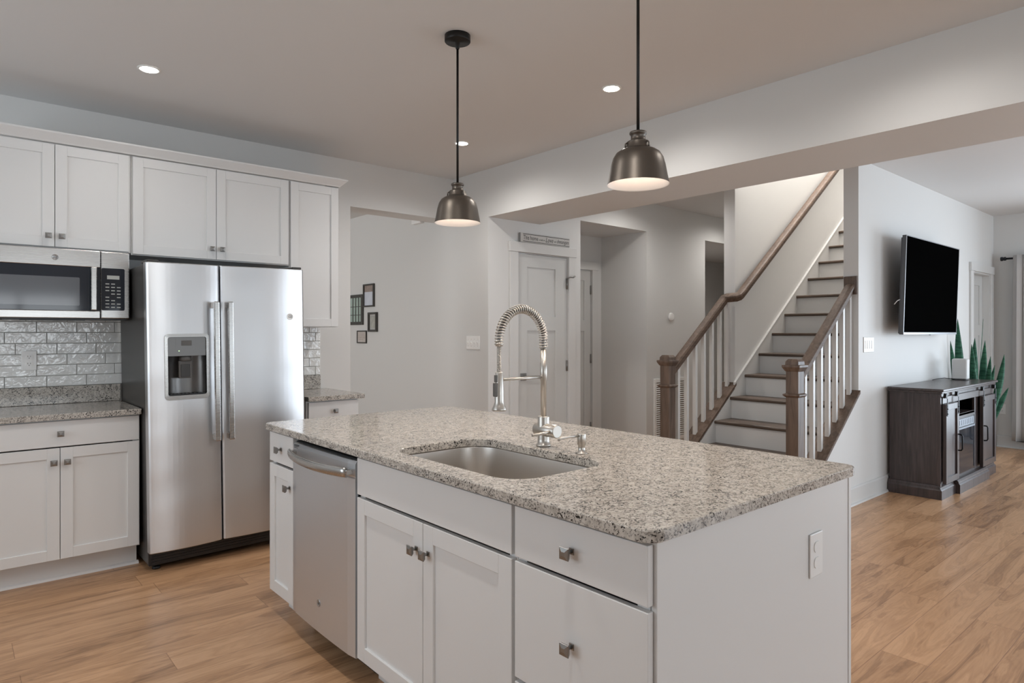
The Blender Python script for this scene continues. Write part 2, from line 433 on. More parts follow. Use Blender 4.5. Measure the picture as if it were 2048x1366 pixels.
def text_mesh(txt, size, T, depth=0.0006, shear=0.0, align='LEFT', sx=1.0):
    cu = bpy.data.curves.new('lettering_curve', 'FONT'); cu.body = txt; cu.size = size; cu.extrude = depth; cu.shear = shear
    cu.align_x = align; cu.resolution_u = 3
    ob = bpy.data.objects.new('lettering_curve', cu); C.objects.link(ob)
    dg = bpy.context.evaluated_depsgraph_get()
    me = bpy.data.meshes.new_from_object(ob.evaluated_get(dg))
    bpy.data.objects.remove(ob); bpy.data.curves.remove(cu)
    mb = MB(T); b = bmesh.new(); b.from_mesh(me); bpy.data.meshes.remove(me)
    for v in b.verts: v.co.x *= sx
    w = max((v.co.x for v in b.verts), default=0)
    mb._merge(b); return mb, w

# ------------------------------------------------------------------ setting
CE = 2.738; YB = 4.823; XS = 3.464; YD = 4.312; YT = 2.121; XE = 9.436; YR = -3.2; XL = -2.0
struct('floor', MB().box(XL - 0.2, XE + 0.2, YR - 0.2, 9.2, -0.12, 0.0), 'floor')
cl = MB()
cl.box(XL - 0.2, 5.489, YR - 0.2, YB + 0.23, CE, CE + 0.2)
cl.box(5.489, XE + 0.2, YR - 0.2, YT, CE, CE + 0.2)
cl.box(5.489, XE + 0.2, 3.312, YB + 0.23, CE, CE + 0.2)
struct('ceiling', cl, 'ceiling')
struct('ceiling_dining', MB().box(XL - 0.2, XS, YB + 0.24, 9.2, 2.645, 2.85), 'trim')
# back wall with the opening to the next room
w = MB(); w.box(XL, 2.450, YB, YB + 0.23, 0, CE); w.box(2.450, XS, YB, YB + 0.23, 2.368, CE)
struct('wall_back', w, 'wall')
struct('wall_side', MB().box(XS, XS + 0.13, YD + 0.13, 9.1, 0, CE), 'wall')
w = MB(); w.box(XS, 3.79, YD, YD + 0.13, 0, CE); w.box(3.79, 4.425, YD, YD + 0.13, 2.06, CE); w.box(4.425, 4.602, YD, YD + 0.13, 0, CE)
w.box(4.602, 5.626, YD, YD + 0.13, 2.43, CE); w.box(5.626, 6.735, YD, YD + 0.13, 0, CE)
w.box(6.735, 7.70, YD, YD + 0.13, 2.436, CE); w.box(7.70, XE, YD, YD + 0.13, 0, CE)
struct('wall_hall', w, 'wall')
w = MB(); w.box(4.47, 4.602, YD + 0.13, 4.95, 0, 2.43); w.box(5.626, 5.75, YD + 0.13, 5.06, 0, 2.43)
w.box(4.602, 4.88, 4.95, 5.06, 0, 2.43); w.box(4.88, 5.46, 4.95, 5.06, 2.05, 2.43); w.box(5.46, 5.626, 4.95, 5.06, 0, 2.43)
struct('wall_niche', w, 'wall')
struct('ceiling_niche', MB().box(4.47, 5.75, YD + 0.13, 5.06, 2.43, 2.52), 'ceiling')
w = MB(); w.box(6.60, 6.735, YD + 0.13, 6.2, 0, 2.436); w.box(9.2, 9.33, YD + 0.13, 6.2, 0, 2.436); w.box(6.6, 9.33, 5.55, 5.7, 0, 2.436)
struct('wall_passage', w, 'wall')
struct('ceiling_passage', MB().box(6.60, 9.33, YD + 0.13, 5.7, 2.436, 2.52), 'ceiling')
struct('beam', MB().box(XS, 4.07, YR, YD, 2.333, CE), 'wall')
# stair walls: knee wall below the slope, full height behind it
def slopez(x): return 0.930 + (x - 5.538) * 0.756
def stairwall(name, y0, y1, doorway=False):
    m = MB()
    m.prism([(4.578, 0), (5.489, 0), (5.489, slopez(5.489) - 0.03), (4.578, slopez(4.578) - 0.03)], y0, y1)
    if doorway:
        m.box(5.489, 8.56, y0, y1, 0, 5.6); m.box(8.56, 9.27, y0, y1, 2.035, 5.6); m.box(9.27, XE, y0, y1, 0, 5.6)
    else:
        m.box(5.489, XE, y0, y1, 0, 5.6)
    struct(name, m, 'wall')
stairwall('wall_television', YT, YT + 0.115, True)
stairwall('wall_stair', 3.20, 3.312)
struct('wall_stairwell_end', MB().box(XE, XE + 0.15, YT + 0.0, 3.312, CE + 0.2, 5.6), 'wall')
struct('wall_stairwell_front', MB().box(5.38, 5.489, YT, 3.312, CE + 0.2, 5.6), 'wall')
struct('ceiling_stairwell', MB().box(5.38, XE + 0.15, YT, 3.312, 5.6, 5.7), 'ceiling')
struct('wall_closet', MB().box(8.3, XE, YT + 0.30, YT + 0.36, 0, 2.2), 'wall')
# outer walls with window and door openings
PD0, PD1 = -1.9, 0.72
w = MB(); w.box(XE, XE + 0.15, PD1, YB + 0.3, 0, CE); w.box(XE, XE + 0.15, PD0, PD1, 2.15, CE); w.box(XE, XE + 0.15, PD0, PD1, 0, 0.08)
w.box(XE, XE + 0.15, YR - 0.15, PD0, 0, CE)
struct('wall_end', w, 'wall')
def wall_holes(name, holes):
    m = MB(); x = XL
    for a, b_, z0, z1 in holes:
        m.box(x, a, YR - 0.15, YR, 0, CE); m.box(a, b_, YR - 0.15, YR, z1, CE)
        if z0 > 0: m.box(a, b_, YR - 0.15, YR, 0, z0)
        x = b_
    m.box(x, XE, YR - 0.15, YR, 0, CE)
    struct(name, m, 'wall')
wall_holes('wall_rear', [(0.05, 1.55, 0.9, 2.0), (1.9, 4.6, 0.35, 1.86), (5.9, 9.0, 0.5, 2.3)])
w = MB(); w.box(XL - 0.15, XL, YR - 0.15, 1.4, 0, CE); w.box(XL - 0.15, XL, 4.0, 5.9, 0, CE); w.box(XL - 0.15, XL, 5.9, 8.1, 2.3, CE); w.box(XL - 0.15, XL, 5.9, 8.1, 0, 0.5); w.box(XL - 0.15, XL, 8.1, 9.1, 0, CE); w.box(XL - 0.15, XL, 1.4, 4.0, 2.45, CE); w.box(XL - 0.15, XL, 1.4, 4.0, 0, 0.9)
struct('wall_left', w, 'wall')
w = MB()
for k in range(4): w.box(XL - 0.1, XL - 0.05, 1.4 + k * 2.6 / 3 - 0.03, 1.4 + k * 2.6 / 3 + 0.03, 0.9, 2.45)
for z in (0.92, 1.67, 2.43): w.box(XL - 0.1, XL - 0.05, 1.4, 4.0, z - 0.025, z + 0.025)
struct('window_added', w, 'trim')  # frame of the unseen side window, added for its light
struct('wall_dining', MB().box(XL - 0.15, XS + 0.13, 9.1, 9.25, 0, 2.8), 'wall')
wf = MB(); 
for a, b_, z0, z1, n in ((0.05, 1.55, 0.9, 2.0, 2), (5.9, 9.0, 0.5, 2.3, 3)):
    for k in range(n + 1):
        x = a + (b_ - a) * k / n; wf.box(x - 0.025, x + 0.025, YR - 0.1, YR - 0.05, z0, z1)
    for z in (z0, (z0 + z1) / 2, z1): wf.box(a, b_, YR - 0.1, YR - 0.05, z - 0.02, z + 0.02)
struct('window_1', wf, 'trim')
wf = MB()
for x in (1.9, 2.8, 3.7, 4.6): wf.box(x - 0.04, x + 0.04, YR - 0.1, YR - 0.05, 0.35, 1.86)
for z in (0.38, 1.83): wf.box(1.9, 4.6, YR - 0.1, YR - 0.05, z - 0.04, z + 0.04)
struct('window_3', wf, 'trim')

# baseboards
def board(m, T, u0, u1):
    m.T = T
    m.prism([(0.0005, 0), (0.016, 0), (0.016, 0.012), (0.0135, 0.125), (0.007, 0.135), (0.0005, 0.138)], u0, u1, 'x')
    m.prism([(0.016, 0), (0.030, 0), (0.027, 0.012), (0.016, 0.018)], u0, u1, 'x')
def bb(name, T, u0, u1):
    m = MB(); board(m, T, u0, u1); struct(name, m, 'trim')
# board() lays its profile as (along, outwards, up)
bb('baseboard_television', back(YT), 4.58, 8.46)
bb('baseboard_end', isle(XE), 0.73, YT - 0.035)
bb('baseboard_hall', back(YD), 5.66, 6.72)
bb('baseboard_side', isle(XS), YD + 0.0, YB - 0.02)

# ---------------------------------------------------------------- interior doors set in the walls
def casing(m, x0, x1, ztop, w_, head, t=0.02):
    m.box(x0 - w_, x0, 0.0005, t, 0, ztop, 0.002); m.box(x1, x1 + w_, 0.0005, t, 0, ztop, 0.002)
    m.box(x0 - w_ - 0.008, x1 + w_ + 0.008, 0.0005, t + 0.006, ztop, ztop + head, 0.002)
def slab(m, x0, x1, z0, z1, n0, panels, t=0.035, rec=0.010):
    m.box(x0, x1, n0 - t, n0 - rec, z0, z1)
    xs = sorted({x0, x1} | {p[0] for p in panels} | {p[1] for p in panels})
    # stiles and rails laid around the recessed panels
    px0 = min(p[0] for p in panels); px1 = max(p[1] for p in panels)
    m.box(x0, px0, n0 - rec, n0, z0, z1); m.box(px1, x1, n0 - rec, n0, z0, z1)
    zs = [z0]
    for p in sorted(panels, key=lambda q: q[2]):
        m.box(px0, px1, n0 - rec, n0, zs[-1], p[2]); zs.append(p[3])
    m.box(px0, px1, n0 - rec, n0, zs[-1], z1)
def hinge(m, x, n, z, h=0.10):
    m.box(x - 0.004, x + 0.014, n, n + 0.003, z - h / 2, z + h / 2)
    m.lathe([(0.006, -h / 2), (0.006, h / 2)], (x + 0.004, n + 0.006, z), 10)
T = back(YD)
m = MB(T); casing(m, 3.79, 4.425, 2.062, 0.092, 0.088)
m.box(3.79, 3.797, -0.11, 0.0, 0, 2.06); m.box(4.418, 4.425, -0.11, 0.0, 0, 2.06); m.box(3.797, 4.418, -0.11, 0.0, 2.055, 2.062)
struct('trim_1', m, 'trim')
m = MB(T); slab(m, 3.799, 4.415, 0.012, 2.050, -0.004, [(3.914, 4.268, 0.22, 1.368), (3.914, 4.268, 1.496, 1.938)])
d1 = struct('door_1', m, 'door')
for z in (1.81, 1.04, 0.25):
    hg = MB(T); hinge(hg, 4.409, -0.002, z, 0.1); hg.build('hinge', 'knob', d1)['label'] = 'pewter hinge'
hk = MB(T); hk.tube([(4.413, 0.012, 1.862), (4.43, 0.03, 1.872), (4.455, 0.045, 1.868), (4.475, 0.05, 1.885)], [0.006, 0.006, 0.006, 0.009], 10)
hk.build('door_stop', 'knob', d1)
lv = MB(T); lv.box(3.832, 3.898, -0.004, 0.006, 0.925, 0.99, 0.003); lv.lathe([(0.011, 0), (0.011, 0.045)], (3.865, 0.006, 0.957), 14, 'y')
lv.box(3.855, 4.015, 0.045, 0.057, 0.946, 0.967, 0.003)
lv.build('lever_handle', 'knob', d1)['label'] = 'pewter lever handle'
T = back(4.95)
m = MB(T); casing(m, 4.88, 5.46, 2.05, 0.09, 0.09); struct('trim_2', m, 'trim')
m = MB(T); slab(m, 4.888, 5.452, 0.012, 2.042, -0.006, [(4.98, 5.35, 0.22, 1.37), (4.98, 5.35, 1.49, 1.93)])
d2 = struct('door_2', m, 'door')
for z in (1.83, 1.06, 0.30):
    hg = MB(T); hinge(hg, 5.446, -0.004, z, 0.1); hg.build('hinge', 'knob', d2)
T = back(YT)
m = MB(T); casing(m, 8.56, 9.27, 2.035, 0.1, 0.09)
m.box(8.56, 8.575, -0.115, 0.0, 0, 2.035); m.box(9.255, 9.27, -0.115, 0.0, 0, 2.035); m.box(8.575, 9.255, -0.115, 0.0, 2.02, 2.035)
struct('trim_3', m, 'trim')
m = MB(T); slab(m, 8.577, 9.253, 0.012, 2.018, -0.07, [(8.69, 9.14, 0.22, 1.32), (8.69, 9.14, 1.44, 1.90)])
struct('door_3', m, 'door')

# ---------------------------------------------------------------- cabinet pieces
def shaker(m, u0, u1, z0, z1, t=0.02, rail=0.057, rec=0.009, b=0.0015):
    m.box(u0, u0 + rail, 0, t, z0, z1, b, 1); m.box(u1 - rail, u1, 0, t, z0, z1, b, 1)
    m.box(u0 + rail - 0.001, u1 - rail + 0.001, 0, t, z0, z0 + rail, b, 1); m.box(u0 + rail - 0.001, u1 - rail + 0.001, 0, t, z1 - rail, z1, b, 1)
    m.box(u0 + rail - 0.002, u1 - rail + 0.002, 0.001, t - rec, z0 + rail - 0.002, z1 - rail + 0.002)
def knob_mb(T, u, n, z):
    m = MB(T)
    m.box(u - 0.008, u + 0.008, n, n + 0.003, z - 0.008, z + 0.008, 0.0008, 1)
    m.lathe([(0.0055, 0), (0.0045, 0.010), (0.0065, 0.019)], (u, n + 0.003, z), 12, 'y')
    def sq(h, k): return [(u - h, n + k, z - h), (u + h, n + k, z - h), (u + h, n + k, z + h), (u - h, n + k, z + h)]
    m.loft([sq(0.0105, 0.019), sq(0.0150, 0.027), sq(0.0155, 0.029), sq(0.0145, 0.0305), sq(0.005, 0.033)])
    return m
G = 0.0015
def unit(root, T, u0, u1, z0, z1, depth, fronts, toe=None, top=True):
    b = MB(T); th = 0.018
    b.box(u0, u0 + th, -depth, 0, z0, z1); b.box(u1 - th, u1, -depth, 0, z0, z1)
    b.box(u0 + th, u1 - th, -depth, -0.002, z0, z0 + th); b.box(u0 + th, u1 - th, -depth if top else -0.02, -0.002 if top else -0.001, z1 - th, z1)
    b.box(u0 + th, u1 - th, -depth, -depth + 0.01, z0 + th, z1 - th)
    # face frame
    b.box(u0 + th, u0 + 0.035, -0.02, 0, z0, z1); b.box(u1 - 0.035, u1 - th, -0.02, 0, z0, z1)
    b.box(u0 + 0.035, u1 - 0.035, -0.02, 0, z0 + th, z0 + 0.04); b.box(u0 + 0.035, u1 - 0.035, -0.02, 0, z1 - 0.04, z1 - th)
    b.build('carcass', 'cabinet', root)
    if toe:
        k = MB(T); k.box(u0 + 0.001, u1 - 0.001, -depth, -0.075, 0.0, z0 - 0.0005); k.build('toe_kick', 'cabinet', root)
        if toe == 'moulded':
            k = MB(T); k.prism([(-0.0745, 0), (-0.060, 0), (-0.062, 0.012), (-0.0745, 0.018)], u0, u1 + 0.008, 'x'); k.build('shoe_moulding', 'cabinet', root)
    for kind, a, c, p, q, kn in fronts:
        f = MB(T)
        if kind == 'door': shaker(f, a, c, p, q)
        else: f.box(a, c, 0.0005, 0.02, p, q, 0.002, 2)
        o = f.build('door' if kind == 'door' else ('drawer' if kind == 'drawer' else 'false_front'), 'cabinet', root)
        if kn: knob_mb(T, kn[0], 0.02, kn[1]).build('knob', 'knob', o)

# upper cabinets on the back wall
YU = 4.51            # carcass face; doors stand 20 mm proud
TU = back(YU)
def upper(name, u0, u1, z0, z1, fronts, label, depth=YB - YU - 0.002):
    r = thing(name, (u0, YU, z0), label, 'cabinet', None); unit(r, TU, u0, u1, z0, z1, depth, fronts); return r
upper('wall_cabinet', 0.076, 0.838, 1.832, 2.425, [('door', 0.083, 0.4555, 1.836, 2.418, (0.425, 1.895)), ('door', 0.4585, 0.826, 1.836, 2.418, (0.488, 1.895))],
      'white two-door wall cabinet hung directly above the microwave')
upper('wall_cabinet', 0.840, 1.817, 1.822, 2.425, [('door', 0.846, 1.3255, 1.827, 2.418, (1.296, 1.893)), ('door', 1.3285, 1.810, 1.827, 2.418, (1.358, 1.893))],
      'wide white two-door wall cabinet above the refrigerator')
upper('wall_cabinet', 1.819, 2.190, 1.390, 2.425, [('door', 1.825, 2.185, 1.394, 2.418, None)],
      'tall narrow single-door white wall cabinet at the end of the row')
crown = MB()
def crown_loop(y0, x1):
    return None
cp = [(0.0, 2.426), (0.006, 2.426), (0.012, 2.434), (0.045, 2.466), (0.050, 2.470), (0.050, 2.480), (0.0, 2.480)]
yf = YU - 0.018
crown.loft([[(x + d * k, yf - d, z) for d, z in cp] for x, k in ((0.07, 0), (2.190, 1))])
crown.loft([[(2.190 + d, yf - d, z) for d, z in cp], [(2.190 + d, YB - 0.002, z) for d, z in cp]])
tag(crown.build('crown_moulding', 'cabinet'), 'white crown moulding running along the top of the wall cabinets', 'moulding')

# base cabinets on the back wall
YC = 4.252
TB = back(YC)
r = thing('base_cabinet', (0.07, YC, 0), 'white base cabinet with one drawer over two doors, left of the refrigerator', 'cabinet')
unit(r, TB, 0.066, 0.8345, 0.125, 0.882, YB - YC - 0.004, [('drawer', 0.074, 0.829, 0.737, 0.874, (0.454, 0.808)), ('door', 0.074, 0.4525, 0.132, 0.730, (0.424, 0.655)),
      ('door', 0.4555, 0.829, 0.132, 0.730, (0.484, 0.655))], 'moulded')
r = thing('base_cabinet', (1.83, YC, 0), 'narrow white base cabinet with a drawer, between refrigerator and wall opening', 'cabinet')
unit(r, TB, 1.832, 2.215, 0.125, 0.882, YB - YC - 0.004, [('drawer', 1.844, 2.212, 0.737, 0.874, (2.03, 0.808)), ('door', 1.844, 2.212, 0.132, 0.730, (1.875, 0.655))], 'moulded')

def slab_top(m, x0, x1, y0, y1, z0, z1):
    m.box(x0, x1, y0, y1, z0, z1, 0.003, 2)
m = MB(); slab_top(m, 0.02, 0.8345, 4.195, YB - 0.002, 0.884, 0.916)
tag(m.build('countertop', 'granite'), 'speckled granite countertop on the cabinet left of the refrigerator', 'countertop')
m = MB(); m.box(0.02, 0.834, YB - 0.024, YB - 0.002, 0.917, 1.022, 0.002, 1)
tag(m.build('granite_upstand', 'granite'), 'granite upstand below the wall tiles, left of the refrigerator', 'upstand')
m = MB(); slab_top(m, 1.826, 2.245, 4.195, YB - 0.002, 0.884, 0.916)
tag(m.build('countertop', 'granite'), 'short granite countertop piece right of the refrigerator', 'countertop')
m = MB(); m.box(1.828, 2.188, YB - 0.024, YB - 0.002, 0.917, 1.022, 0.002, 1)
tag(m.build('granite_upstand', 'granite'), 'granite upstand below the wall tiles, right of the refrigerator', 'upstand')

def tiles(name, x0, x1, label, phase):
    root = thing(name, (x0, YB, 1.023), label, 'tiles')
    g = MB(back(YB)); g.box(x0, x1, 0.0005, 0.006, 1.023, 1.43); g.build('grout', 'grout', root)
    t = MB(back(YB)); z = 1.0245; k = 0; PW, PH, gp = 0.2025, 0.0655, 0.0035
    while z < 1.43:
        zz = min(z + PH - gp, 1.429); x = phase - k * PW / 4 - 5 * PW
        while x < x1:
            a, b_ = max(x, x0 + 0.0005), min(x + PW - gp, x1 - 0.0005)
            if b_ - a > 0.012 and zz - z > 0.01: t.box(a, b_, 0.004, 0.0105, z, zz, 0.0018, 2)
            x += PW
        z += PH; k += 1
    t.build('tiles', 'tile', root)
tiles('tile_backsplash', 0.02, 0.852, 'glossy white tile backsplash under the microwave', 0.452)
tiles('tile_backsplash', 1.83, 2.19, 'narrow strip of glossy white tile backsplash right of the refrigerator', 1.95)

# ---------------------------------------------------------------- outlets and switches
def plate(T, u, z, w_, h, n0=0.0):
    m = MB(T); m.box(u - w_ / 2, u + w_ / 2, n0 + 0.0005, n0 + 0.006, z - h / 2, z + h / 2, 0.003, 2); return m
def outlet(T, u, z, loc, label, n0=0.0, s=1.0, capped=False):
    r = thing('wall_outlet', loc, label, 'outlet')
    plate(T, u, z, 0.074 * s, 0.117 * s, n0).build('cover_plate', 'plate', r)
    for dz in (0.021, -0.021):
        f = MB(T); lp = rrect(u - 0.0175 * s, u + 0.0175 * s, z + dz * s - 0.0145 * s, z + dz * s + 0.0145 * s, 0.012 * s, 5)
        f.loft([[(a, n0 + k, b_) for a, b_ in lp] for k in (0.006, 0.0085)])
        fo = f.build('socket', 'plate', r)
        if capped: continue
        sl = MB(T)
        for du in (-0.0065, 0.0065): sl.box(u + du * s - 0.001, u + du * s + 0.001, n0 + 0.0085, n0 + 0.0089, z + dz * s, z + (dz + 0.008) * s)
        sl.lathe([(0.0024 * s, 0), (0.0024 * s, 0.0004)], (u, n0 + 0.0085, z + (dz - 0.007) * s), 10, 'y')
        sl.build('slots', 'slot', fo)
    return r
outlet(back(YB), 0.363, 1.183, (0.363, YB - 0.011, 1.18), 'white duplex outlet set in the tiles left of the refrigerator', 0.011)
outlet(back(0.888), 1.976, 0.681, (1.976, 0.888, 0.681), 'white outlet with covered sockets on the end panel of the island', 0.0, 1.12, True)
outlet(isle(XE), 2.035, 0.447, (XE, 2.035, 0.447), 'white outlet low on the far wall beside the curtain', 0.0)
def switches(T, u, z, loc, gangs, w_, h, label):
    r = thing('light_switch', loc, label, 'switch'); plate(T, u, z, w_, h).build('cover_plate', 'plate', r)
    for g in range(gangs):
        uu = u + (g - (gangs - 1) / 2) * 0.0455
        s_ = MB(T); s_.box(uu - 0.0055, uu + 0.0055, 0.006, 0.0075, z - 0.012, z + 0.012)
        s_.prism([(0.0075, z - 0.006), (0.017, z + 0.003), (0.015, z + 0.009), (0.0075, z + 0.006)], uu - 0.004, uu + 0.004, 'x')
        s_.build('toggle', 'plate', r)
        sc = MB(T)
        for dz in (0.03, -0.03): sc.lathe([(0.0028, 0), (0.0028, 0.0009)], (uu, 0.006, z + dz), 10, 'y')
        split_loose(sc.build('screw', 'steel_plain', r))
    return r
switches(isle(XS), 4.518, 1.262, (XS, 4.518, 1.262), 4, 0.19, 0.116, 'white four-gang light switch on the wall beside the opening')
def switches_double(T, u, z, loc, label):
    r = thing('light_switch', loc, label, 'switch'); plate(T, u, z, 0.205, 0.124).build('cover_plate', 'plate', r)
    for du in (-0.066, -0.022, 0.022, 0.066):
        s_ = MB(T); s_.box(u + du - 0.016, u + du + 0.016, 0.006, 0.0085, z - 0.033, z + 0.033, 0.001, 1); s_.build('rocker', 'plate', r)
switches_double(back(YT), 5.685, 1.252, (5.685, YT, 1.252), 'wide white light switch on the wall between stairs and television')

# ---------------------------------------------------------------- island
XI = 1.195
TI = isle(XI)
r = thing('base_cabinet', (XI, 3.0, 0), 'narrow white island cabinet at the far end, beside the dishwasher', 'cabinet')
unit(r, TI, 2.864, 3.150, 0.105, 0.882, 0.58, [('drawer', 2.868, 3.148, 0.735, 0.873, (3.005, 0.803)), ('door', 2.868, 3.148, 0.112, 0.723, (2.902, 0.642))], 'plain')
r = thing('base_cabinet', (XI, 1.8, 0), 'wide white two-door island cabinet under the sink', 'cabinet')
unit(r, TI, 1.355, 2.264, 0.105, 0.882, 0.58, [('false_front', 1.361, 2.258, 0.735, 0.873, None), ('door', 1.8065, 2.258, 0.112, 0.723, (1.842, 0.632)),
      ('door', 1.361, 1.8035, 0.112, 0.723, (1.772, 0.632))], 'plain', top=False)
r = thing('base_cabinet', (XI, 1.13, 0), 'white three-drawer island cabinet at the near corner', 'cabinet')
unit(r, TI, 0.906, 1.353, 0.105, 0.882, 0.58, [('drawer', 0.897, 1.347, 0.735, 0.873, (1.13, 0.803)), ('drawer', 0.897, 1.347, 0.405, 0.723, (1.13, 0.566)),
      ('drawer', 0.897, 1.347, 0.112, 0.393, (1.13, 0.26))], 'plain')
m = MB(); m.box(1.197, 2.213, 0.888, 0.9045, 0.0, 0.8835, 0.001, 1)
tag(m.build('island_end_panel', 'cabinet'), 'plain white panel closing the near end of the island', 'panel')
m = MB(); m.box(2.215, 2.234, 0.886, 3.150, 0.0, 0.8835, 0.001, 1)
tag(m.build('island_back_panel', 'cabinet'), 'white back panel along the seating side of the island', 'panel')

# worktop with the sink cut-out
ZT, ZB_ = 0.914, 0.8845
SX0, SX1, SY0, SY1 = 1.243, 1.672, 1.425, 2.135
def worktop():
    outer = rrect(1.150, 2.250, 0.868, 3.170, 0.045, 8)
    inner = rrect(SX0, SX1, SY0, SY1, 0.105, 12)
    b = bmesh.new()
    def loop(pts, z): return [b.verts.new((x, y, z)) for x, y in pts]
    def inset(pts, d, cx, cy):
        res = []
        n = len(pts)
        for i, (x, y) in enumerate(pts):
            (x0, y0), (x1, y1) = pts[i - 1], pts[(i + 1) % n]
            tx, ty = x1 - x0, y1 - y0; L = math.hypot(tx, ty) or 1
            res.append((x - ty / L * d, y + tx / L * d))
        return res
    e = 0.003
    oi = inset(outer, e, 0, 0); ii = inset(inner, -e, 0, 0)
    L = {'ot': loop(oi, ZT), 'o1': loop(outer, ZT - e), 'o2': loop(outer, ZB_ + e * 0.7), 'ob': loop(oi, ZB_),
         'it': loop(ii, ZT), 'i1': loop(inner, ZT - e), 'i2': loop(inner, ZB_), }
    def strip(a, c):
        n = len(a)
        for i in range(n): b.faces.new((a[i], a[(i + 1) % n], c[(i + 1) % n], c[i]))
    for a, c in (('ot', 'o1'), ('o1', 'o2'), ('o2', 'ob'), ('it', 'i1'), ('i1', 'i2')): strip(L[a], L[c])
    for p, q in (('ot', 'it'), ('ob', 'i2')):
        ed = []
        for lp in (L[p], L[q]):
            n = len(lp)
            for i in range(n):
                ed.append(b.edges.get((lp[i], lp[(i + 1) % n])))
        bmesh.ops.triangle_fill(b, use_beauty=True, use_dissolve=False, edges=ed)
    m = MB(); m._merge(b); return m
wt = worktop().build('island_countertop', 'granite')
tag(wt, 'large speckled granite countertop on the island, with the sink cut into it', 'countertop')

# sink
sk = thing('kitchen_sink', (1.455, 1.78, 0.66), 'undermount stainless steel sink in the island countertop', 'sink')
def sl(ins, z, r): return [(x, y, z) for x, y in rrect(SX0 + ins, SX1 - ins, SY0 + ins, SY1 - ins, max(0.03, r - ins * 0.6), 12)]
bw = MB()
bw.loft([sl(-0.02, 0.882, 0.115), sl(-0.004, 0.882, 0.108), sl(-0.003, 0.878, 0.107), sl(0.002, 0.80, 0.105), sl(0.006, 0.70, 0.10), sl(0.012, 0.675, 0.09), sl(0.028, 0.660, 0.08), sl(0.06, 0.655, 0.06),
         [(1.455 + 0.045 * math.cos(a), 1.78 + 0.045 * math.sin(a), 0.652) for a in [math.radians(45 * 0 + 360 * (i + 0.0) / 52) for i in range(52)]]], cap0=False, cap1=False, smooth=True)
bw.build('bowl', 'sink_steel', sk, recalc=True)
dr = MB(); dr.lathe([(0.0445, 0.0), (0.044, 0.003), (0.036, 0.0025), (0.034, -0.008), (0.012, -0.010), (0.008, 0.0)], (1.455, 1.78, 0.6525), 28)
dr.build('drain', 'steel_plain', sk)

# faucet
FX, FY = 1.725, 1.809
fc = thing('faucet', (FX, FY, ZT), 'tall brushed nickel spring-neck faucet behind the sink', 'faucet')
b = MB(); b.lathe([(0.0285, 0.0005), (0.0285, 0.007), (0.0235, 0.010), (0.0225, 0.028), (0.0225, 0.112), (0.0215, 0.115)], (FX, FY, ZT), 32)
b.build('base', 'nickel', fc)
b = MB(); b.lathe([(0.0115, 0.115), (0.0115, 0.25), (0.0135, 0.253), (0.0135, 0.318), (0.0115, 0.320), (0.0115, 0.37)], (FX, FY, ZT), 24)
b.build('column', 'nickel', fc)
b = MB(); b.lathe([(0.0225, -0.075), (0.025, -0.073), (0.025, 0.036), (0.0235, 0.038)], (FX, FY, 0.977), 28, 'y')
va = b.build('valve_body', 'nickel', fc)
b = MB(); b.tube([(FX - 0.005, FY - 0.058, 0.979), (FX - 0.05, FY - 0.058, 0.975), (FX - 0.112, FY - 0.058, 0.972)], [0.0065, 0.0055, 0.005], 12)
b.build('lever', 'nickel', va)
# arch of the hose
HX = FX - 0.221
ax0 = FX - 0.1105; rad = 0.1105
arch = [(FX, FY, 1.26), (FX, FY, 1.29)]
for i in range(0, 37):
    a = math.pi * i / 36
    arch.append((ax0 + rad * math.cos(a), FY, 1.318 + 0.118 * math.sin(a)))
arch += [(HX, FY, 1.305)]
b = MB(); b.tube(arch + [(HX, FY, 1.25), (HX, FY, 1.20)], 0.0075, 12); b.build('hose', 'steel_dark', fc)
def coil(path, turns, R, r, seg=7, per=14):
    pts = [Vector(p) for p in path]; L = [0]
    for p, q in zip(pts, pts[1:]): L.append(L[-1] + (q - p).length)
    def at(s):
        for i in range(len(L) - 1):
            if s <= L[i + 1] or i == len(L) - 2:
                t = (s - L[i]) / max(1e-9, L[i + 1] - L[i]); p = pts[i].lerp(pts[i + 1], t)
                return p, (pts[min(i + 2, len(pts) - 1)] - pts[max(i - 1, 0)]).normalized()
    out = []; n = turns * per
    for k in range(n + 1):
        p, t = at(L[-1] * k / n); side = Vector((0, 1, 0)); up = t.cross(side)
        a = 2 * math.pi * k / per
        out.append(tuple(p + side * R * math.cos(a) + up * R * math.sin(a)))
    m = MB(); m.tube(out, r, seg); return m
coil(arch[1:], 40, 0.0152, 0.0026).build('spring', 'nickel', fc)
coil([(FX, FY, 1.225), (FX, FY, 1.29)], 16, 0.0095, 0.0021).build('spring_foot', 'nickel', fc)
coil([(HX, FY, 1.205), (HX, FY, 1.305)], 26, 0.0075, 0.0017, 6, 10).build('hose_sleeve', 'nickel', fc)
b = MB(); b.lathe([(0.0135, 0), (0.0135, 0.016)], (HX, FY, 1.299), 18); b.build('ferrule', 'nickel', fc)
b = MB(); b.tube([(FX - 0.011, FY, 1.178), (HX + 0.012, FY, 1.178)], 0.0052, 12); b.build('holder_arm', 'nickel', fc)
b = MB(); b.lathe([(0.013, 1.206), (0.0145, 1.204), (0.0145, 1.168), (0.0155, 1.165), (0.0165, 1.12), (0.0165, 1.098), (0.021, 1.085), (0.0265, 1.074), (0.027, 1.069), (0.024, 1.066)], (HX, FY, 0), 28)
sh = b.build('spray_head', 'nickel', fc)
b = MB(); b.box(HX - 0.0245, HX - 0.010, FY - 0.008, FY + 0.008, 1.118, 1.168, 0.003); b.build('trigger', 'rubber', sh)
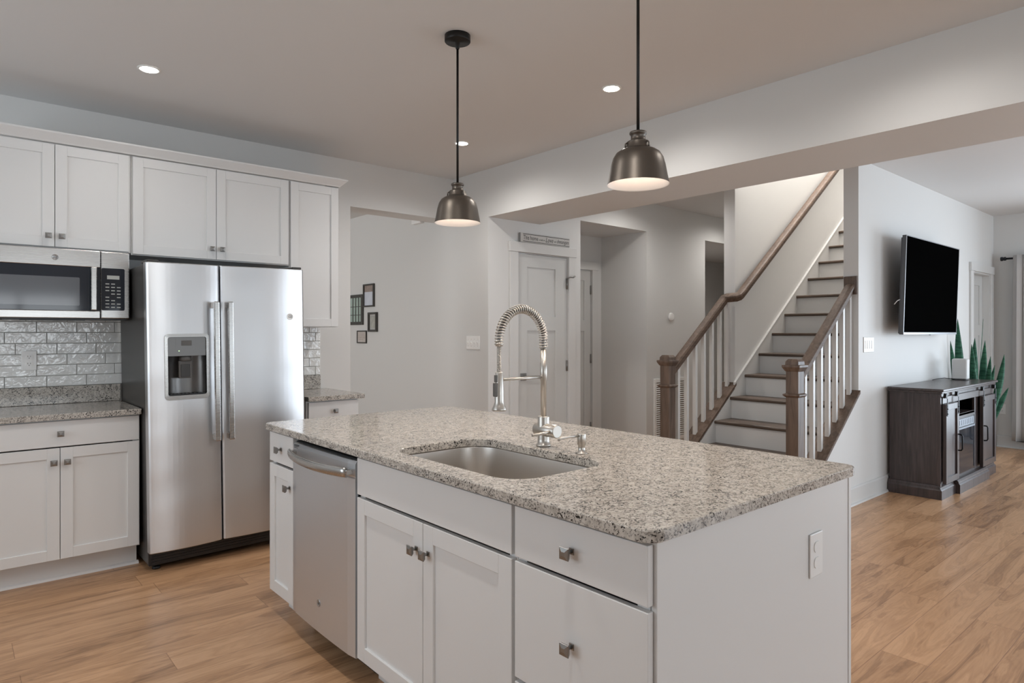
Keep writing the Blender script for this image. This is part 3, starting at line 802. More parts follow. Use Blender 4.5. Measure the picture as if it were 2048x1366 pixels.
b = MB(); b.box(HX - 0.020, HX - 0.012, FY - 0.006, FY + 0.006, 1.170, 1.196, 0.002); b.build('holder_clip', 'rubber', sh)

sd = thing('soap_dispenser', (1.721, 1.607, ZT), 'brushed nickel soap dispenser pump right of the faucet', 'soap dispenser')
b = MB(); b.lathe([(0.021, 0.0005), (0.021, 0.004), (0.0125, 0.006), (0.0125, 0.03), (0.0155, 0.033), (0.0155, 0.07), (0.0145, 0.072)], (1.721, 1.607, ZT), 26); b.build('pump_body', 'nickel', sd)
b = MB(); b.tube([(1.71, 1.607, 0.979), (1.66, 1.607, 0.980), (1.612, 1.607, 0.979), (1.604, 1.607, 0.974)], 0.0046, 10); b.build('spout', 'nickel', sd)

# ---------------------------------------------------------------- dishwasher
dw = thing('dishwasher', (1.20, 2.56, 0), 'stainless steel dishwasher built into the island', 'dishwasher')
TD = isle(1.185)
b = MB(TD); b.box(2.270, 2.858, -0.56, -0.004, 0.11, 0.862); b.build('tub', 'dark_gap', dw)
b = MB(TD)
pr = [(2.268, -0.002), (2.860, -0.002)]
ff = [(2.860 - 0.592 * k / 12, 0.018 + 0.006 * (1 - (2 * k / 12 - 1) ** 2)) for k in range(13)]
lp = [(2.268, 0.0), (2.860, 0.0)] + [(2.860, 0.012)] + ff[1:-1] + [(2.268, 0.012)]
def dl(z, k=0.0): return [(u, n - (k if n > 0.005 else 0), z) for u, n in lp]
b.loft([dl(0.104, 0.003), dl(0.107), dl(0.790), dl(0.795, 0.002), dl(0.800), dl(0.845), dl(0.858, 0.008)], smooth=False)
fr = b.build('door', 'steel_dw', dw)
b = MB(TD)
hp = []
for k in range(25):
    t = k / 24; u = 2.835 - 0.548 * t; hp.append((u, 0.026 + 0.047 * math.sin(math.pi * (0.04 + 0.92 * t)) ** 0.6, 0.815 - 0.004 * math.sin(math.pi * t)))
b.tube(hp, 1, sec=[(0.009 * math.cos(a), 0.019 * math.sin(a)) for a in [2 * math.pi * i / 14 for i in range(14)]], up=(1, 1, 0))
b.build('handle', 'steel_plain', fr)
b = MB(TD)
for u in (2.822, 2.300): b.box(u - 0.02, u + 0.02, 0.012, 0.045, 0.805, 0.827, 0.004)
split_loose(b.build('handle_mount', 'steel_plain', fr))
b = MB(TD)
for i in range(5):
    for j in range(3): b.box(2.825 - i * 0.011 - 0.004, 2.825 - i * 0.011 + 0.004, 0.019, 0.0205, 0.838 + j * 0.006, 0.841 + j * 0.006)
b.build('vent', 'slot', fr)
def badge(T, u, n, z, r_, parent, s=1.0, face='badge'):
    g = MB(T); g.lathe([(r_, 0), (r_, 0.002), (r_ * 0.9, 0.0032), (r_ * 0.84, 0.0022), (r_ * 0.001, 0.0022)], (u, n, z), 28, 'y', cap1=True)
    o = g.build('badge', face, parent)
    def TT(p): return T((u + (p[0]) * s, n + 0.0022 + p[2], z + p[1]))
    tm, w_ = text_mesh('GE', r_ * 1.0, lambda p: TT((p[0], p[1] - r_ * 0.34, p[2])), 0.0006, shear=0.3, align='CENTER')
    tm.build('monogram', 'badge_ink', o)
badge(TD, 2.566, 0.0235, 0.228, 0.0155, fr, -1)

b = MB(TI); b.box(2.270, 2.858, -0.2, -0.085, 0.0, 0.10); b.build('kick_plate', 'black', dw)

# ---------------------------------------------------------------- refrigerator
RX, RY = 0.850, 4.035
fg = thing('refrigerator', (RX, RY, 0), 'stainless steel side-by-side refrigerator with dark grey sides', 'refrigerator')
b = MB(); b.box(RX + 0.004, RX + 0.896, RY + 0.085, 4.80, 0.03, 1.735, 0.006); b.build('body', 'fridge_side', fg)
TF = back(RY)
def fdoor(x0, x1, hole=None):
    w_ = x1 - x0; xc = (x0 + x1) / 2
    def fy(x): return -0.016 * ((x - xc) / (w_ / 2)) ** 2
    def strip(m, a, c, z0, z1, rl=False, rr=False):
        n = max(3, int((c - a) / 0.03) + 1)
        top = []
        for i in range(n + 1):
            x = a + (c - a) * i / n; d = fy(x)
            top.append((x, d))
        if rl: top = [(a, top[0][1] - 0.012), (a + 0.003, top[0][1] - 0.004)] + [(a + 0.011, fy(a + 0.011))] + top[1:]
        if rr: top = top[:-1] + [(c - 0.011, fy(c - 0.011)), (c - 0.003, top[-1][1] - 0.004), (c, top[-1][1] - 0.012)]
        lp = top + [(c, -0.075), (a, -0.075)]
        m.loft([[(x, d - (0.004 if d > -0.07 else 0), z0) for x, d in lp], [(x, d, z0 + 0.004) for x, d in lp], [(x, d, z1 - 0.004) for x, d in lp], [(x, d - (0.004 if d > -0.07 else 0), z1) for x, d in lp]])
    m = MB(TF)
    if hole:
        hx0, hx1, hz0, hz1 = hole
        strip(m, x0, hx0, 0.115, 1.742, rl=True); strip(m, hx1, x1, 0.115, 1.742, rr=True)
        strip(m, hx0, hx1, 0.115, hz0); strip(m, hx0, hx1, hz1, 1.742)
    else: strip(m, x0, x1, 0.115, 1.742, True, True)
    return m.build('door', 'steel', fg)
DH = (0.942, 1.158, 0.975, 1.330)
dl_ = fdoor(RX - 0.002, 1.2345, DH); dr_ = fdoor(1.2395, 1.752)
# dispenser
b = MB(TF)
lpo = rrect(0.932, 1.168, 0.965, 1.340, 0.022, 6); lpi = rrect(0.948, 1.152, 0.990, 1.322, 0.012, 6)
def L3(lp, n): return [(x, n, z) for x, z in lp]
b.loft([L3(lpo, -0.012), L3(lpo, 0.004), L3(lpi, 0.005), L3(lpi, -0.015)], cap0=False, cap1=False)
ds = b.build('water_dispenser', 'steel_plain', dl_)
b = MB(TF); b.box(0.949, 1.151, -0.010, -0.004, 1.214, 1.321); b.box(0.990, 1.112, -0.004, -0.0032, 1.258, 1.308); b.build('control_panel', 'steel_dark', ds)
b = MB(TF); b.box(1.020, 1.075, -0.0032, -0.0026, 1.272, 1.302); b.build('display', 'rubber', ds)
b = MB(TF); b.lathe([(0.003, 0), (0.003, 0.0015)], (1.008, -0.0035, 1.243), 12, 'y'); b.build('indicator_light', 'led', ds)
b = MB(TF)
arc = [(1.05 + 0.1 * math.cos(math.pi * i / 16), -0.012 - 0.058 * math.sin(math.pi * i / 16)) for i in range(17)]
b.loft([[(x, n, z) for x, n in arc] for z in (0.992, 1.214)], cap0=False, cap1=False, smooth=True, closed=False)
b.loft([[(x, n, 0.993) for x, n in arc]], cap0=True, cap1=False)
b.loft([[(x, n, 1.2135) for x, n in arc]], cap0=True, cap1=False)
b.build('recess', 'steel_dark', ds)
b = MB(TF)
b.lathe([(0.032, 0), (0.034, -0.028), (0.03, -0.03)], (1.05, -0.045, 1.214), 20)
b.box(1.012, 1.082, -0.05, -0.03, 1.085, 1.186, 0.004); b.build('nozzle', 'rubber', ds)
b = MB(TF); b.box(1.022, 1.072, -0.032, -0.0275, 1.092, 1.166, 0.003); b.build('paddle', 'slot', ds)
b = MB(TF); b.box(0.955, 1.145, -0.06, -0.006, 0.9925, 0.9965)
for i in range(9): b.box(0.962 + i * 0.0205, 0.972 + i * 0.0205, -0.055, -0.008, 0.9965, 0.999)
b.build('drip_tray', 'black', ds)
for x, dd in ((1.198, dl_), (1.276, dr_)):
    b = MB(TF); b.box(x - 0.0155, x + 0.0155, 0.040, 0.058, 0.714, 1.526, 0.005)
    h_ = b.build('handle', 'steel_plain', dd)
    b = MB(TF)
    for z in (0.735, 1.505): b.box(x - 0.0125, x + 0.0125, -0.012, 0.041, z - 0.018, z + 0.018, 0.003)
    split_loose(b.build('handle_mount', 'steel_plain', h_))
badge(TF, 1.655, -0.0062, 1.440, 0.0205, dr_, face='plate')
b = MB(TF)
b.box(RX + 0.006, RX + 0.892, -0.16, -0.082, 0.03, 0.108)
for z in (0.045, 0.06, 0.075, 0.09): b.box(RX + 0.02, RX + 0.88, -0.082, -0.078, z, z + 0.006)
b.build('base_grille', 'black', fg)
b = MB(TF)
for x in (RX + 0.05, RX + 0.85): b.lathe([(0.022, 0.0), (0.022, 0.012), (0.01, 0.014), (0.01, 0.035)], (x, -0.12, 0.0), 14)
for x in (RX + 0.05, RX + 0.85): b.lathe([(0.022, 0.0), (0.022, 0.012), (0.01, 0.014), (0.01, 0.035)], (x, -0.70, 0.0), 14)
split_loose(b.build('levelling_foot', 'black', fg))
b = MB(TF)
for x in (RX + 0.035, RX + 0.86): b.box(x - 0.03, x + 0.03, -0.17, -0.02, 1.743, 1.757, 0.004)
split_loose(b.build('hinge_cover', 'fridge_side', fg))
fg.rotation_euler = (0, math.radians(-0.75), 0)

# ---------------------------------------------------------------- microwave
MY = 4.432
TM = back(MY)
mw = thing('microwave', (0.45, MY, 1.43), 'stainless over-the-range microwave hung under the wall cabinet', 'microwave')
b = MB(TM); b.box(0.080, 0.815, -(YB - MY) + 0.016, -0.022, 1.436, 1.826, 0.003); b.build('case', 'steel_dark', mw)
b = MB(TM)
b.box(0.078, 0.6685, -0.020, 0, 1.727, 1.822, 0.003); b.box(0.078, 0.6685, -0.020, 0, 1.432, 1.474, 0.003)
b.box(0.078, 0.100, -0.020, 0, 1.474, 1.727); dm = b.build('door', 'steel_plain', mw)
b = MB(TM); b.box(0.100, 0.6685, -0.018, -0.002, 1.475, 1.7265, 0.001); gw = b.build('door_glass', 'smoked_glass', dm)
M['mw_window'] = mat('microwave_screen', (0.15, 0.16, 0.175), 0.07, spec=0.4)
b = MB(TM); b.loft([[(x, n, z) for x, z in rrect(0.15, 0.568, 1.503, 1.664, 0.006, 3)] for n in (-0.003, -0.0015)]); b.build('viewing_window', 'mw_window', gw)
b = MB(TM); b.box(0.6715, 0.817, -0.020, 0, 1.432, 1.822, 0.005); cpn = b.build('control_panel', 'steel_plain', mw)
b = MB(TM); b.loft([[(x, n, z) for x, z in rrect(0.674, 0.792, 1.479, 1.726, 0.008, 4)] for n in (-0.002, 0.0012)]); b.build('keypad', 'smoked_glass', cpn)
b = MB(TM)
b.box(0.702, 0.765, 0.0012, 0.0018, 1.662, 1.684)
for j in range(8):
    for i in range(3):
        if (i + j) % 5 == 4: continue
        b.box(0.694 + i * 0.029, 0.694 + i * 0.029 + 0.019, 0.0012, 0.0017, 1.495 + j * 0.0195, 1.495 + j * 0.0195 + 0.0055)
b.build('printing', 'print', cpn)
b = MB(TM); b.box(0.618, 0.647, 0.026, 0.042, 1.478, 1.726, 0.004)
hh = b.build('handle', 'steel_plain', dm)
b = MB(TM)
for z in (1.492, 1.712): b.box(0.622, 0.643, 0.0, 0.027, z - 0.012, z + 0.012, 0.003)
split_loose(b.build('handle_mount', 'steel_plain', hh))
badge(TM, 0.452, 0.0, 1.772, 0.0165, dm)
b = MB(TM); b.box(0.085, 0.81, -0.37, -0.03, 1.424, 1.436)
for a, c in ((0.10, 0.22), (0.30, 0.60)): b.box(a, c, -0.12, -0.05, 1.4185, 1.424)
b.build('underside_vent', 'black', mw)

# ---------------------------------------------------------------- pendant lamps
PEND_W, CAN_W = 8.0, 20.0
def lamp(kind, name, loc, power, col, parent, **kw):
    l = bpy.data.lights.new(name, kind); l.energy = power; l.color = col
    for k, v in kw.items(): setattr(l, k, v)
    o = bpy.data.objects.new(name, l); C.objects.link(o)
    off = Vector((0, 0, 0)); p = parent
    while p is not None: off += p.location; p = p.parent
    o.parent = parent; o.location = Vector(loc) - off
    return o
def pendant(x, y, zr, label):
    r = thing('pendant_lamp', (x, y, CE), label, 'pendant lamp', 'pendant lamps over the island')
    b = MB(); b.lathe([(0.060, -0.0005), (0.0605, -0.028), (0.058, -0.031), (0.012, -0.0315), (0.009, -0.06), (0.007, -0.064)], (x, y, CE), 36); b.build('ceiling_canopy', 'canopy_black', r)
    b = MB(); b.lathe([(0.0055, zr + 0.18), (0.0055, CE - 0.062)], (x, y, 0), 14); b.build('rod', 'canopy_black', r)
    b = MB(); b.lathe([(0.008, 0.186), (0.029, 0.184), (0.0305, 0.180), (0.029, 0.175), (0.0255, 0.173), (0.0255, 0.152), (0.0375, 0.150), (0.0375, 0.147)], (x, y, zr), 28)
    b.build('socket_cap', 'bronze', r)
    b = MB()
    out = [(0.1075, 0.0), (0.1065, 0.004), (0.1005, 0.034), (0.0945, 0.066), (0.0870, 0.092), (0.0765, 0.109), (0.062, 0.119), (0.046, 0.124), (0.0425, 0.128), (0.0385, 0.147)]
    b.lathe(out, (x, y, zr), 48, cap0=False, cap1=False)
    for k in range(3):
        a = 0.5 + k * 2 * math.pi / 3; ca, sa = math.cos(a), math.sin(a)
        b.tube([(x + 0.037 * ca, y + 0.037 * sa, zr + 0.146), (x + 0.046 * ca, y + 0.046 * sa, zr + 0.140), (x + 0.047 * ca, y + 0.047 * sa, zr + 0.126)], 0.003, 8)
    sh = b.build('lamp_shade', 'bronze', r)
    b = MB()
    inn = [(0.1075, 0.0), (0.1045, 0.002), (0.0985, 0.034), (0.0925, 0.065), (0.0850, 0.090), (0.0745, 0.106), (0.060, 0.116), (0.044, 0.121)]
    b.lathe(inn, (x, y, zr), 48, cap0=False, cap1=True); b.build('shade_lining', 'shade_inside', sh)
    b = MB(); b.lathe([(0.013, 0.121), (0.015, 0.10), (0.028, 0.075), (0.030, 0.06), (0.024, 0.043), (0.012, 0.034), (0.001, 0.032)], (x, y, zr), 24); b.build('bulb', 'bulb', r)
    l = lamp('SPOT', 'bulb_light', (x, y, zr + 0.028), PEND_W, (1, 0.84, 0.69), r, spot_size=math.radians(128), spot_blend=0.5, shadow_soft_size=0.03)
pendant(1.802, 2.472, 1.861, 'dark bronze pendant lamp over the island, the smaller-looking one left of the faucet')
pendant(1.826, 1.436, 1.866, 'dark bronze pendant lamp over the island, larger-looking one in front of the beam')

# recessed ceiling lights
def can(x, y, label, zc=CE, power=None, col=(1, 0.96, 0.92)):
    r = thing('ceiling_light', (x, y, zc), label, 'ceiling light', 'recessed ceiling lights')
    b = MB(); b.lathe([(0.056, -0.0005), (0.056, -0.004), (0.048, -0.006), (0.043, -0.004), (0.043, -0.0005)], (x, y, zc), 32, cap0=False, cap1=False); b.build('trim_ring', 'can_trim', r)
    b = MB(); b.lathe([(0.0425, -0.001), (0.0425, -0.0035)], (x, y, zc), 28); b.build('lens', 'can_lens', r)
    lamp('SPOT', 'downlight', (x, y, zc - 0.012), CAN_W if power is None else power, col, r, spot_size=math.radians(164), spot_blend=0.85, shadow_soft_size=0.045)
can(0.800, 3.908 - 0.06, 'lit recessed ceiling light near the refrigerator, leftmost of the ceiling lights', power=6)
can(2.850, 2.430, 'lit recessed ceiling light between the two pendant rods', power=24)
can(2.845, 3.850, 'lit recessed ceiling light near the ceiling corner, behind the farther pendant rod', power=26)
can(2.875, 1.015, 'recessed ceiling light at the top edge of the picture, close to the beam', power=14)
can(0.80, 2.43, 'lit recessed ceiling light above the aisle left of the island')
can(0.80, 1.015, 'lit recessed ceiling light above the aisle nearest the camera')
can(5.15, 3.78, 'lit recessed ceiling light in the hall outside the niche', power=19)
can(6.95, 3.80, 'lit recessed ceiling light in the hall behind the stair wall', power=19)

can(7.45, 4.95, 'unseen small ceiling light added to brighten the passage beyond the hall', zc=2.436, power=14)  # added lamp, brightens the dark passage opening
# ---------------------------------------------------------------- staircase
RISE, RUN, NX0 = 0.1937, 0.2563, 4.602
st = thing('staircase', (4.6, 2.72, 0), 'straight staircase with dark stained treads and white risers', 'staircase')
Y0, Y1 = YT + 0.1155, 3.1995
for k in range(14):
    x = NX0 + k * RUN; z = (k + 1) * RISE - 0.008
    b = MB(); b.box(x + 0.026, x + 0.044, Y0, Y1, max(0, k * RISE - 0.008), z - 0.0275); b.build('riser', 'trim', st)
    b = MB()
    b.prism([(x + 0.008, z - 0.027), (x + 0.002, z - 0.022), (x, z - 0.0135), (x + 0.002, z - 0.005), (x + 0.008, z), (x + RUN + 0.026, z), (x + RUN + 0.026, z - 0.027)], Y0 + 0.001, Y1 - 0.017)
    b.build('tread', 'tread_wood', st)
b = MB()
xa, xb = 4.60, 9.0
def sk(x): return slopez(x) + 0.012
b.prism([(xa, 0), (xa + 0.4, 0), (xb, (xb - xa - 0.4) * 0.756), (xb, sk(xb)), (5.46, sk(5.46)), (5.46, slopez(5.46) - 0.04), (xa, slopez(xa) - 0.04)], Y1 - 0.0165, Y1)
b.build('skirt_board', 'trim', st)
b = MB(); b.prism([(5.46, sk(5.46)), (xb, sk(xb)), (xb, sk(xb) + 0.012), (5.46, sk(5.46) + 0.012)], Y1 - 0.022, Y1); b.build('skirt_cap', 'trim', st)

def railing(yc, side, label):
    """newel, sloped cap on the knee wall, balusters and hand rail along one side of the stairs"""
    r = thing('stair_railing', (4.533, yc, 0), label, 'stair railing')
    nx = 4.533
    b = MB(); b.box(nx - 0.045, nx + 0.045, yc - 0.045, yc + 0.045, 0.0, 1.10, 0.003)
    b.loft([[(nx + sx * h, yc + sy * h, z) for sx, sy in ((-1, -1), (1, -1), (1, 1), (-1, 1))] for h, z in ((0.045, 1.075), (0.050, 1.080), (0.060, 1.098), (0.0645, 1.106), (0.0645, 1.120), (0.048, 1.123), (0.046, 1.146), (0.033, 1.163))])
    b.loft([[(nx + sx * h, yc + sy * h, z) for sx, sy in ((-1, -1), (1, -1), (1, 1), (-1, 1))] for h, z in ((0.045, 0.893), (0.050, 0.896), (0.0605, 0.906), (0.0605, 0.914), (0.050, 0.920), (0.045, 0.922))])
    b.build('newel_post', 'newel_wood', r)
    b = MB()
    x0, x1 = 4.579, 5.488
    b.prism([(x0, slopez(x0) - 0.028), (x1, slopez(x1) - 0.028), (x1, slopez(x1)), (x0, slopez(x0))], yc - 0.074, yc + 0.074, bev=0.003)
    b.build('sloped_cap', 'stair_wood', r)
    rz = lambda x: 1.082 + (x - 4.65) * 0.765           # hand rail centre
    for k in range(7):
        x = 4.672 + k * 0.1295
        b = MB(); b.prism([(x - 0.0155, slopez(x - 0.0155) + 0.001), (x + 0.0155, slopez(x + 0.0155) + 0.001), (x + 0.0155, rz(x + 0.0155) - 0.036), (x - 0.0155, rz(x - 0.0155) - 0.036)], yc - 0.0155, yc + 0.0155, bev=0.0015)
        b.build('baluster', 'trim', r)
    K = 1.12
    sec = [(-0.030, -0.022), (-0.030, 0.022), (-0.010, 0.024), (-0.002, 0.031), (0.016, 0.033), (0.027, 0.026), (0.031, 0.012), (0.031, -0.012), (0.027, -0.026), (0.016, -0.033), (-0.002, -0.031), (-0.010, -0.024)]
    sec = [(K * p, K * q) for p, q in sec]
    b = MB()
    if side == 'near':
        path = [(4.579, yc, rz(4.579)), (5.455, yc, rz(5.455)), (5.476, yc, rz(5.470))]
        b.tube(path, 1, sec=sec, up=(0, 0, 1), smooth=False); b.build('hand_rail', 'stair_wood', r)
        b = MB(); z = 1.729; b.box(5.472, 5.4885, yc - 0.051, yc + 0.051, z - 0.073, z + 0.073, 0.004)
        b.box(5.466, 5.473, yc - 0.040, yc + 0.040, z - 0.062, z + 0.062, 0.003)
        b.build('rosette', 'newel_wood', r)
    else:
        yw = yc - 0.118
        zz = rz(5.40)
        zz += 0.012
        path = [(4.579, yc, rz(4.579)), (5.375, yc, rz(5.375)), (5.395, yc - 0.006, zz - 0.004), (5.412, yc - 0.022, zz + 0.002), (5.446, yw + 0.018, zz + 0.008), (5.462, yw + 0.004, zz + 0.016), (5.485, yw, zz + 0.032), (9.0, yw, zz + 0.032 + (9.0 - 5.485) * 0.735)]
        b.tube(path, 1, sec=sec, up=(0, 0, 1), smooth=False); b.build('hand_rail', 'stair_wood', r)
        for x in (5.62, 6.6, 7.6):
            b = MB()
            z = zz + 0.032 + (x - 5.485) * 0.735
            b.tube([(x, 3.1985, z - 0.075), (x, yw + 0.01, z - 0.07), (x, yw, z - 0.034)], 0.006, 8)
            b.lathe([(0.024, -0.0005), (0.022, -0.006)], (x, 3.1995, z - 0.075), 16, 'y')
            b.build('rail_bracket', 'knob', r)
railing(2.178, 'near', 'stair railing with white balusters and dark newel, on the television side of the stairs')
railing(3.256, 'far', 'stair railing with white balusters on the hall side, rail continuing up the wall')

# ---------------------------------------------------------------- television
tv = thing('television', (6.73, 2.0, 1.75), 'large black flat television tilted on the wall above the dark console', 'television')
TX0, TX1 = -0.712, 0.712
b = MB(); b.box(TX0, TX1, -0.012, 0.018, -0.412, 0.418, 0.003)
def loc_build(mb, name, m, parent):
    o = mb.build(name, m); o.parent = parent; return o
loc_build(b, 'frame', 'tv_back', tv)
b = MB(); b.box(TX0, TX1, -0.0165, -0.0122, -0.412, -0.393, 0.001, 1); b.box(TX0, TX0 + 0.008, -0.0150, -0.0122, -0.392, 0.418); b.box(TX1 - 0.008, TX1, -0.0150, -0.0122, -0.392, 0.418); b.box(TX0 + 0.008, TX1 - 0.008, -0.0150, -0.0122, 0.411, 0.418)
loc_build(b, 'bezel', 'tv_frame', tv)['label'] = 'silver bezel'
b = MB(); b.box(TX0 + 0.010, TX1 - 0.010, -0.0135, -0.0122, -0.392, 0.410); loc_build(b, 'screen', 'tv_screen', tv)
b = MB(); b.box(TX0 + 0.10, TX1 - 0.10, 0.0182, 0.060, -0.35, 0.20, 0.01); b.box(TX0 + 0.01, TX1 - 0.01, 0.0181, 0.030, -0.405, 0.40, 0.004); loc_build(b, 'back_housing', 'tv_back', tv)
b = MB(); b.lathe([(0.008, 0), (0.007, -0.008)], (0.0, 0.0, -0.412), 12); loc_build(b, 'sensor', 'tv_frame', tv)
b = MB(); b.tube([(TX0 + 0.005, 0.02, -0.12), (TX0 - 0.012, 0.035, -0.13), (TX0 - 0.006, 0.06, -0.16)], 0.004, 8); loc_build(b, 'cable_plug', 'plate', tv)
tv.rotation_euler = (math.radians(1.8), 0, 0)
tv.location = (6.725, 1.972, 1.746)
mt = MB()
for x in (6.55, 6.90): mt.box(x - 0.02, x + 0.02, 2.055, 2.085, 1.55, 1.95)
mt.box(6.45, 7.0, 2.085, YT - 0.0005, 1.62, 1.90)
tag(mt.build('wall_mount', 'iron'), 'black wall bracket hidden behind the television', 'bracket')

# ---------------------------------------------------------------- media console
TC = back(1.722)
mc = thing('media_console', (6.85, 1.9, 0), 'dark wood media console with sliding barn doors and electric fireplace', 'console')
b = MB(); b.box(6.068, 6.092, 1.722, 2.095, 0.10, 0.855, 0.002); b.box(7.596, 7.620, 1.722, 2.095, 0.10, 0.855, 0.002)
b.box(6.062, 6.092, 1.716, 1.750, 0.10, 0.855, 0.003); b.box(7.596, 7.626, 1.716, 1.750, 0.10, 0.855, 0.003)
b.box(6.092, 7.596, 2.07, 2.095, 0.10, 0.855)
b.box(6.092, 7.596, 1.73, 2.07, 0.105, 0.125)
b.build('body', 'console_wood', mc)
b = MB()
def ogee(o): return [(o, 0), (o, 0.072), (o - 0.006, 0.080), (o - 0.012, 0.084), (o - 0.014, 0.096), (o - 0.024, 0.108)]
for x0, x1, yf in ((6.040, 6.40, 1.700), (7.29, 7.650, 1.700), (6.40, 7.29, 1.668)):
    b.loft([[(x0 + i * 0.6, yf + i, z), (x1 - i * 0.6, yf + i, z), (x1 - i * 0.6, 2.097, z), (x0 + i * 0.6, 2.097, z)] for i, z in ((0, 0), (0, 0.072), (0.007, 0.080), (0.012, 0.085), (0.014, 0.096), (0.026, 0.108))])
b.build('plinth', 'console_wood', mc)
b = MB(); b.box(6.030, 7.665, 1.686, 2.10, 0.872, 0.893, 0.006, 3); b.box(6.048, 7.645, 1.700, 2.10, 0.855, 0.8725, 0.004)
b.build('top', 'console_top', mc)
b = MB(TC)
b.box(6.092, 7.596, -0.020, -0.002, 0.775, 0.855); b.box(6.425, 6.455, -0.020, -0.002, 0.125, 0.775); b.box(7.035, 7.065, -0.020, -0.002, 0.125, 0.775)
b.box(6.455, 7.035, -0.020, -0.002, 0.610, 0.650); b.box(6.455, 7.035, -0.30, -0.002, 0.630, 0.648)
b.box(6.092, 6.425, -0.020, -0.006, 0.125, 0.775); b.box(7.065, 7.596, -0.020, -0.006, 0.125, 0.775)
b.build('front_frame', 'console_wood', mc)
b = MB(TC); b.box(6.456, 7.034, -0.335, -0.325, 0.65, 0.775); b.build('shelf_back', 'dark_gap', mc)
b = MB(TC); b.box(6.457, 7.033, -0.12, -0.005, 0.127, 0.608); fp = b.build('electric_fireplace', 'black', mc)
b = MB(TC); b.box(6.480, 7.010, -0.006, 0.001, 0.535, 0.600)
for k in range(10): b.box(6.485 + k * 0.0525, 6.485 + k * 0.0525 + 0.042, 0.001, 0.003, 0.548, 0.590)
b.build('heater_grille', 'grille', fp)
b = MB(TC); b.box(6.465, 7.025, -0.006, 0.004, 0.512, 0.528); b.build('glass_rail', 'grille', fp)
b = MB(TC); b.box(6.470, 7.020, -0.006, -0.001, 0.132, 0.510); b.build('fireplace_glass', 'smoked_glass', fp)
b = MB(TC); b.box(6.10, 7.60, 0.006, 0.012, 0.770, 0.826, 0.001, 1); b.build('door_rail', 'console_top', mc)
def barn(x0, x1, hx, nm_):
    m = MB(TC); shaker(m, x0, x1, 0.122, 0.768, 0.028, 0.05, 0.012)
    for v in m.bm.verts: v.co.y -= 0.010
    d = m.build('barn_door', 'console_wood', mc)
    for x in (x0 + 0.022, x1 - 0.022):
        g = MB(TC)
        g.box(x - 0.011, x + 0.011, 0.0385, 0.042, 0.672, 0.815, 0.001, 1)
        for z in (0.69, 0.73): g.lathe([(0.005, 0), (0.004, 0.004)], (x, 0.042, z), 10, 'y')
        g.build('strap', 'iron', d)['label'] = 'black iron strap'
    g = MB(TC)
    for x in (x0 + 0.022, x1 - 0.022): g.lathe([(0.021, 0), (0.021, 0.006), (0.017, 0.008), (0.017, 0.014), (0.021, 0.016), (0.021, 0.02)], (x, 0.016, 0.836), 20, 'y')
    split_loose(g.build('roller', 'iron', d))
    g = MB(TC); g.tube([(hx, 0.038, 0.362), (hx, 0.060, 0.365), (hx, 0.067, 0.378), (hx, 0.067, 0.482), (hx, 0.060, 0.495), (hx, 0.038, 0.498)], 0.006, 10); g.build('handle', 'iron', d)
barn(6.098, 6.436, 6.414, 'a'); barn(7.150, 7.585, 7.175, 'b')

# ---------------------------------------------------------------- things on and around the console
bx = thing('smart_speaker', (7.42, 1.93, 0.893), 'white rounded box-shaped speaker standing on the console', 'speaker')
def rotr(pts, cx, cy, a): return [(cx + (x * math.cos(a) - y * math.sin(a)), cy + (x * math.sin(a) + y * math.cos(a))) for x, y in pts]
def sp(h, z): return [(x, y, z) for x, y in rotr(rrect(-h, h, -h, h, 0.018, 5), 7.42, 1.93, 0.10)]
b = MB(); b.loft([sp(0.062, 0.906), sp(0.064, 0.910), sp(0.0645, 1.085), sp(0.062, 1.093), sp(0.054, 1.098)], smooth=False); b.build('housing', 'speaker', bx)
b = MB(); b.loft([sp(0.056, 0.8935), sp(0.056, 0.9058)]); b.build('base', 'slot', bx)
b = MB(); b.tube([(7.37, 1.975, 0.90), (7.30, 2.03, 0.912), (7.22, 2.06, 0.908), (7.13, 2.085, 0.897)], 0.003, 8); b.build('power_cord', 'black', bx)

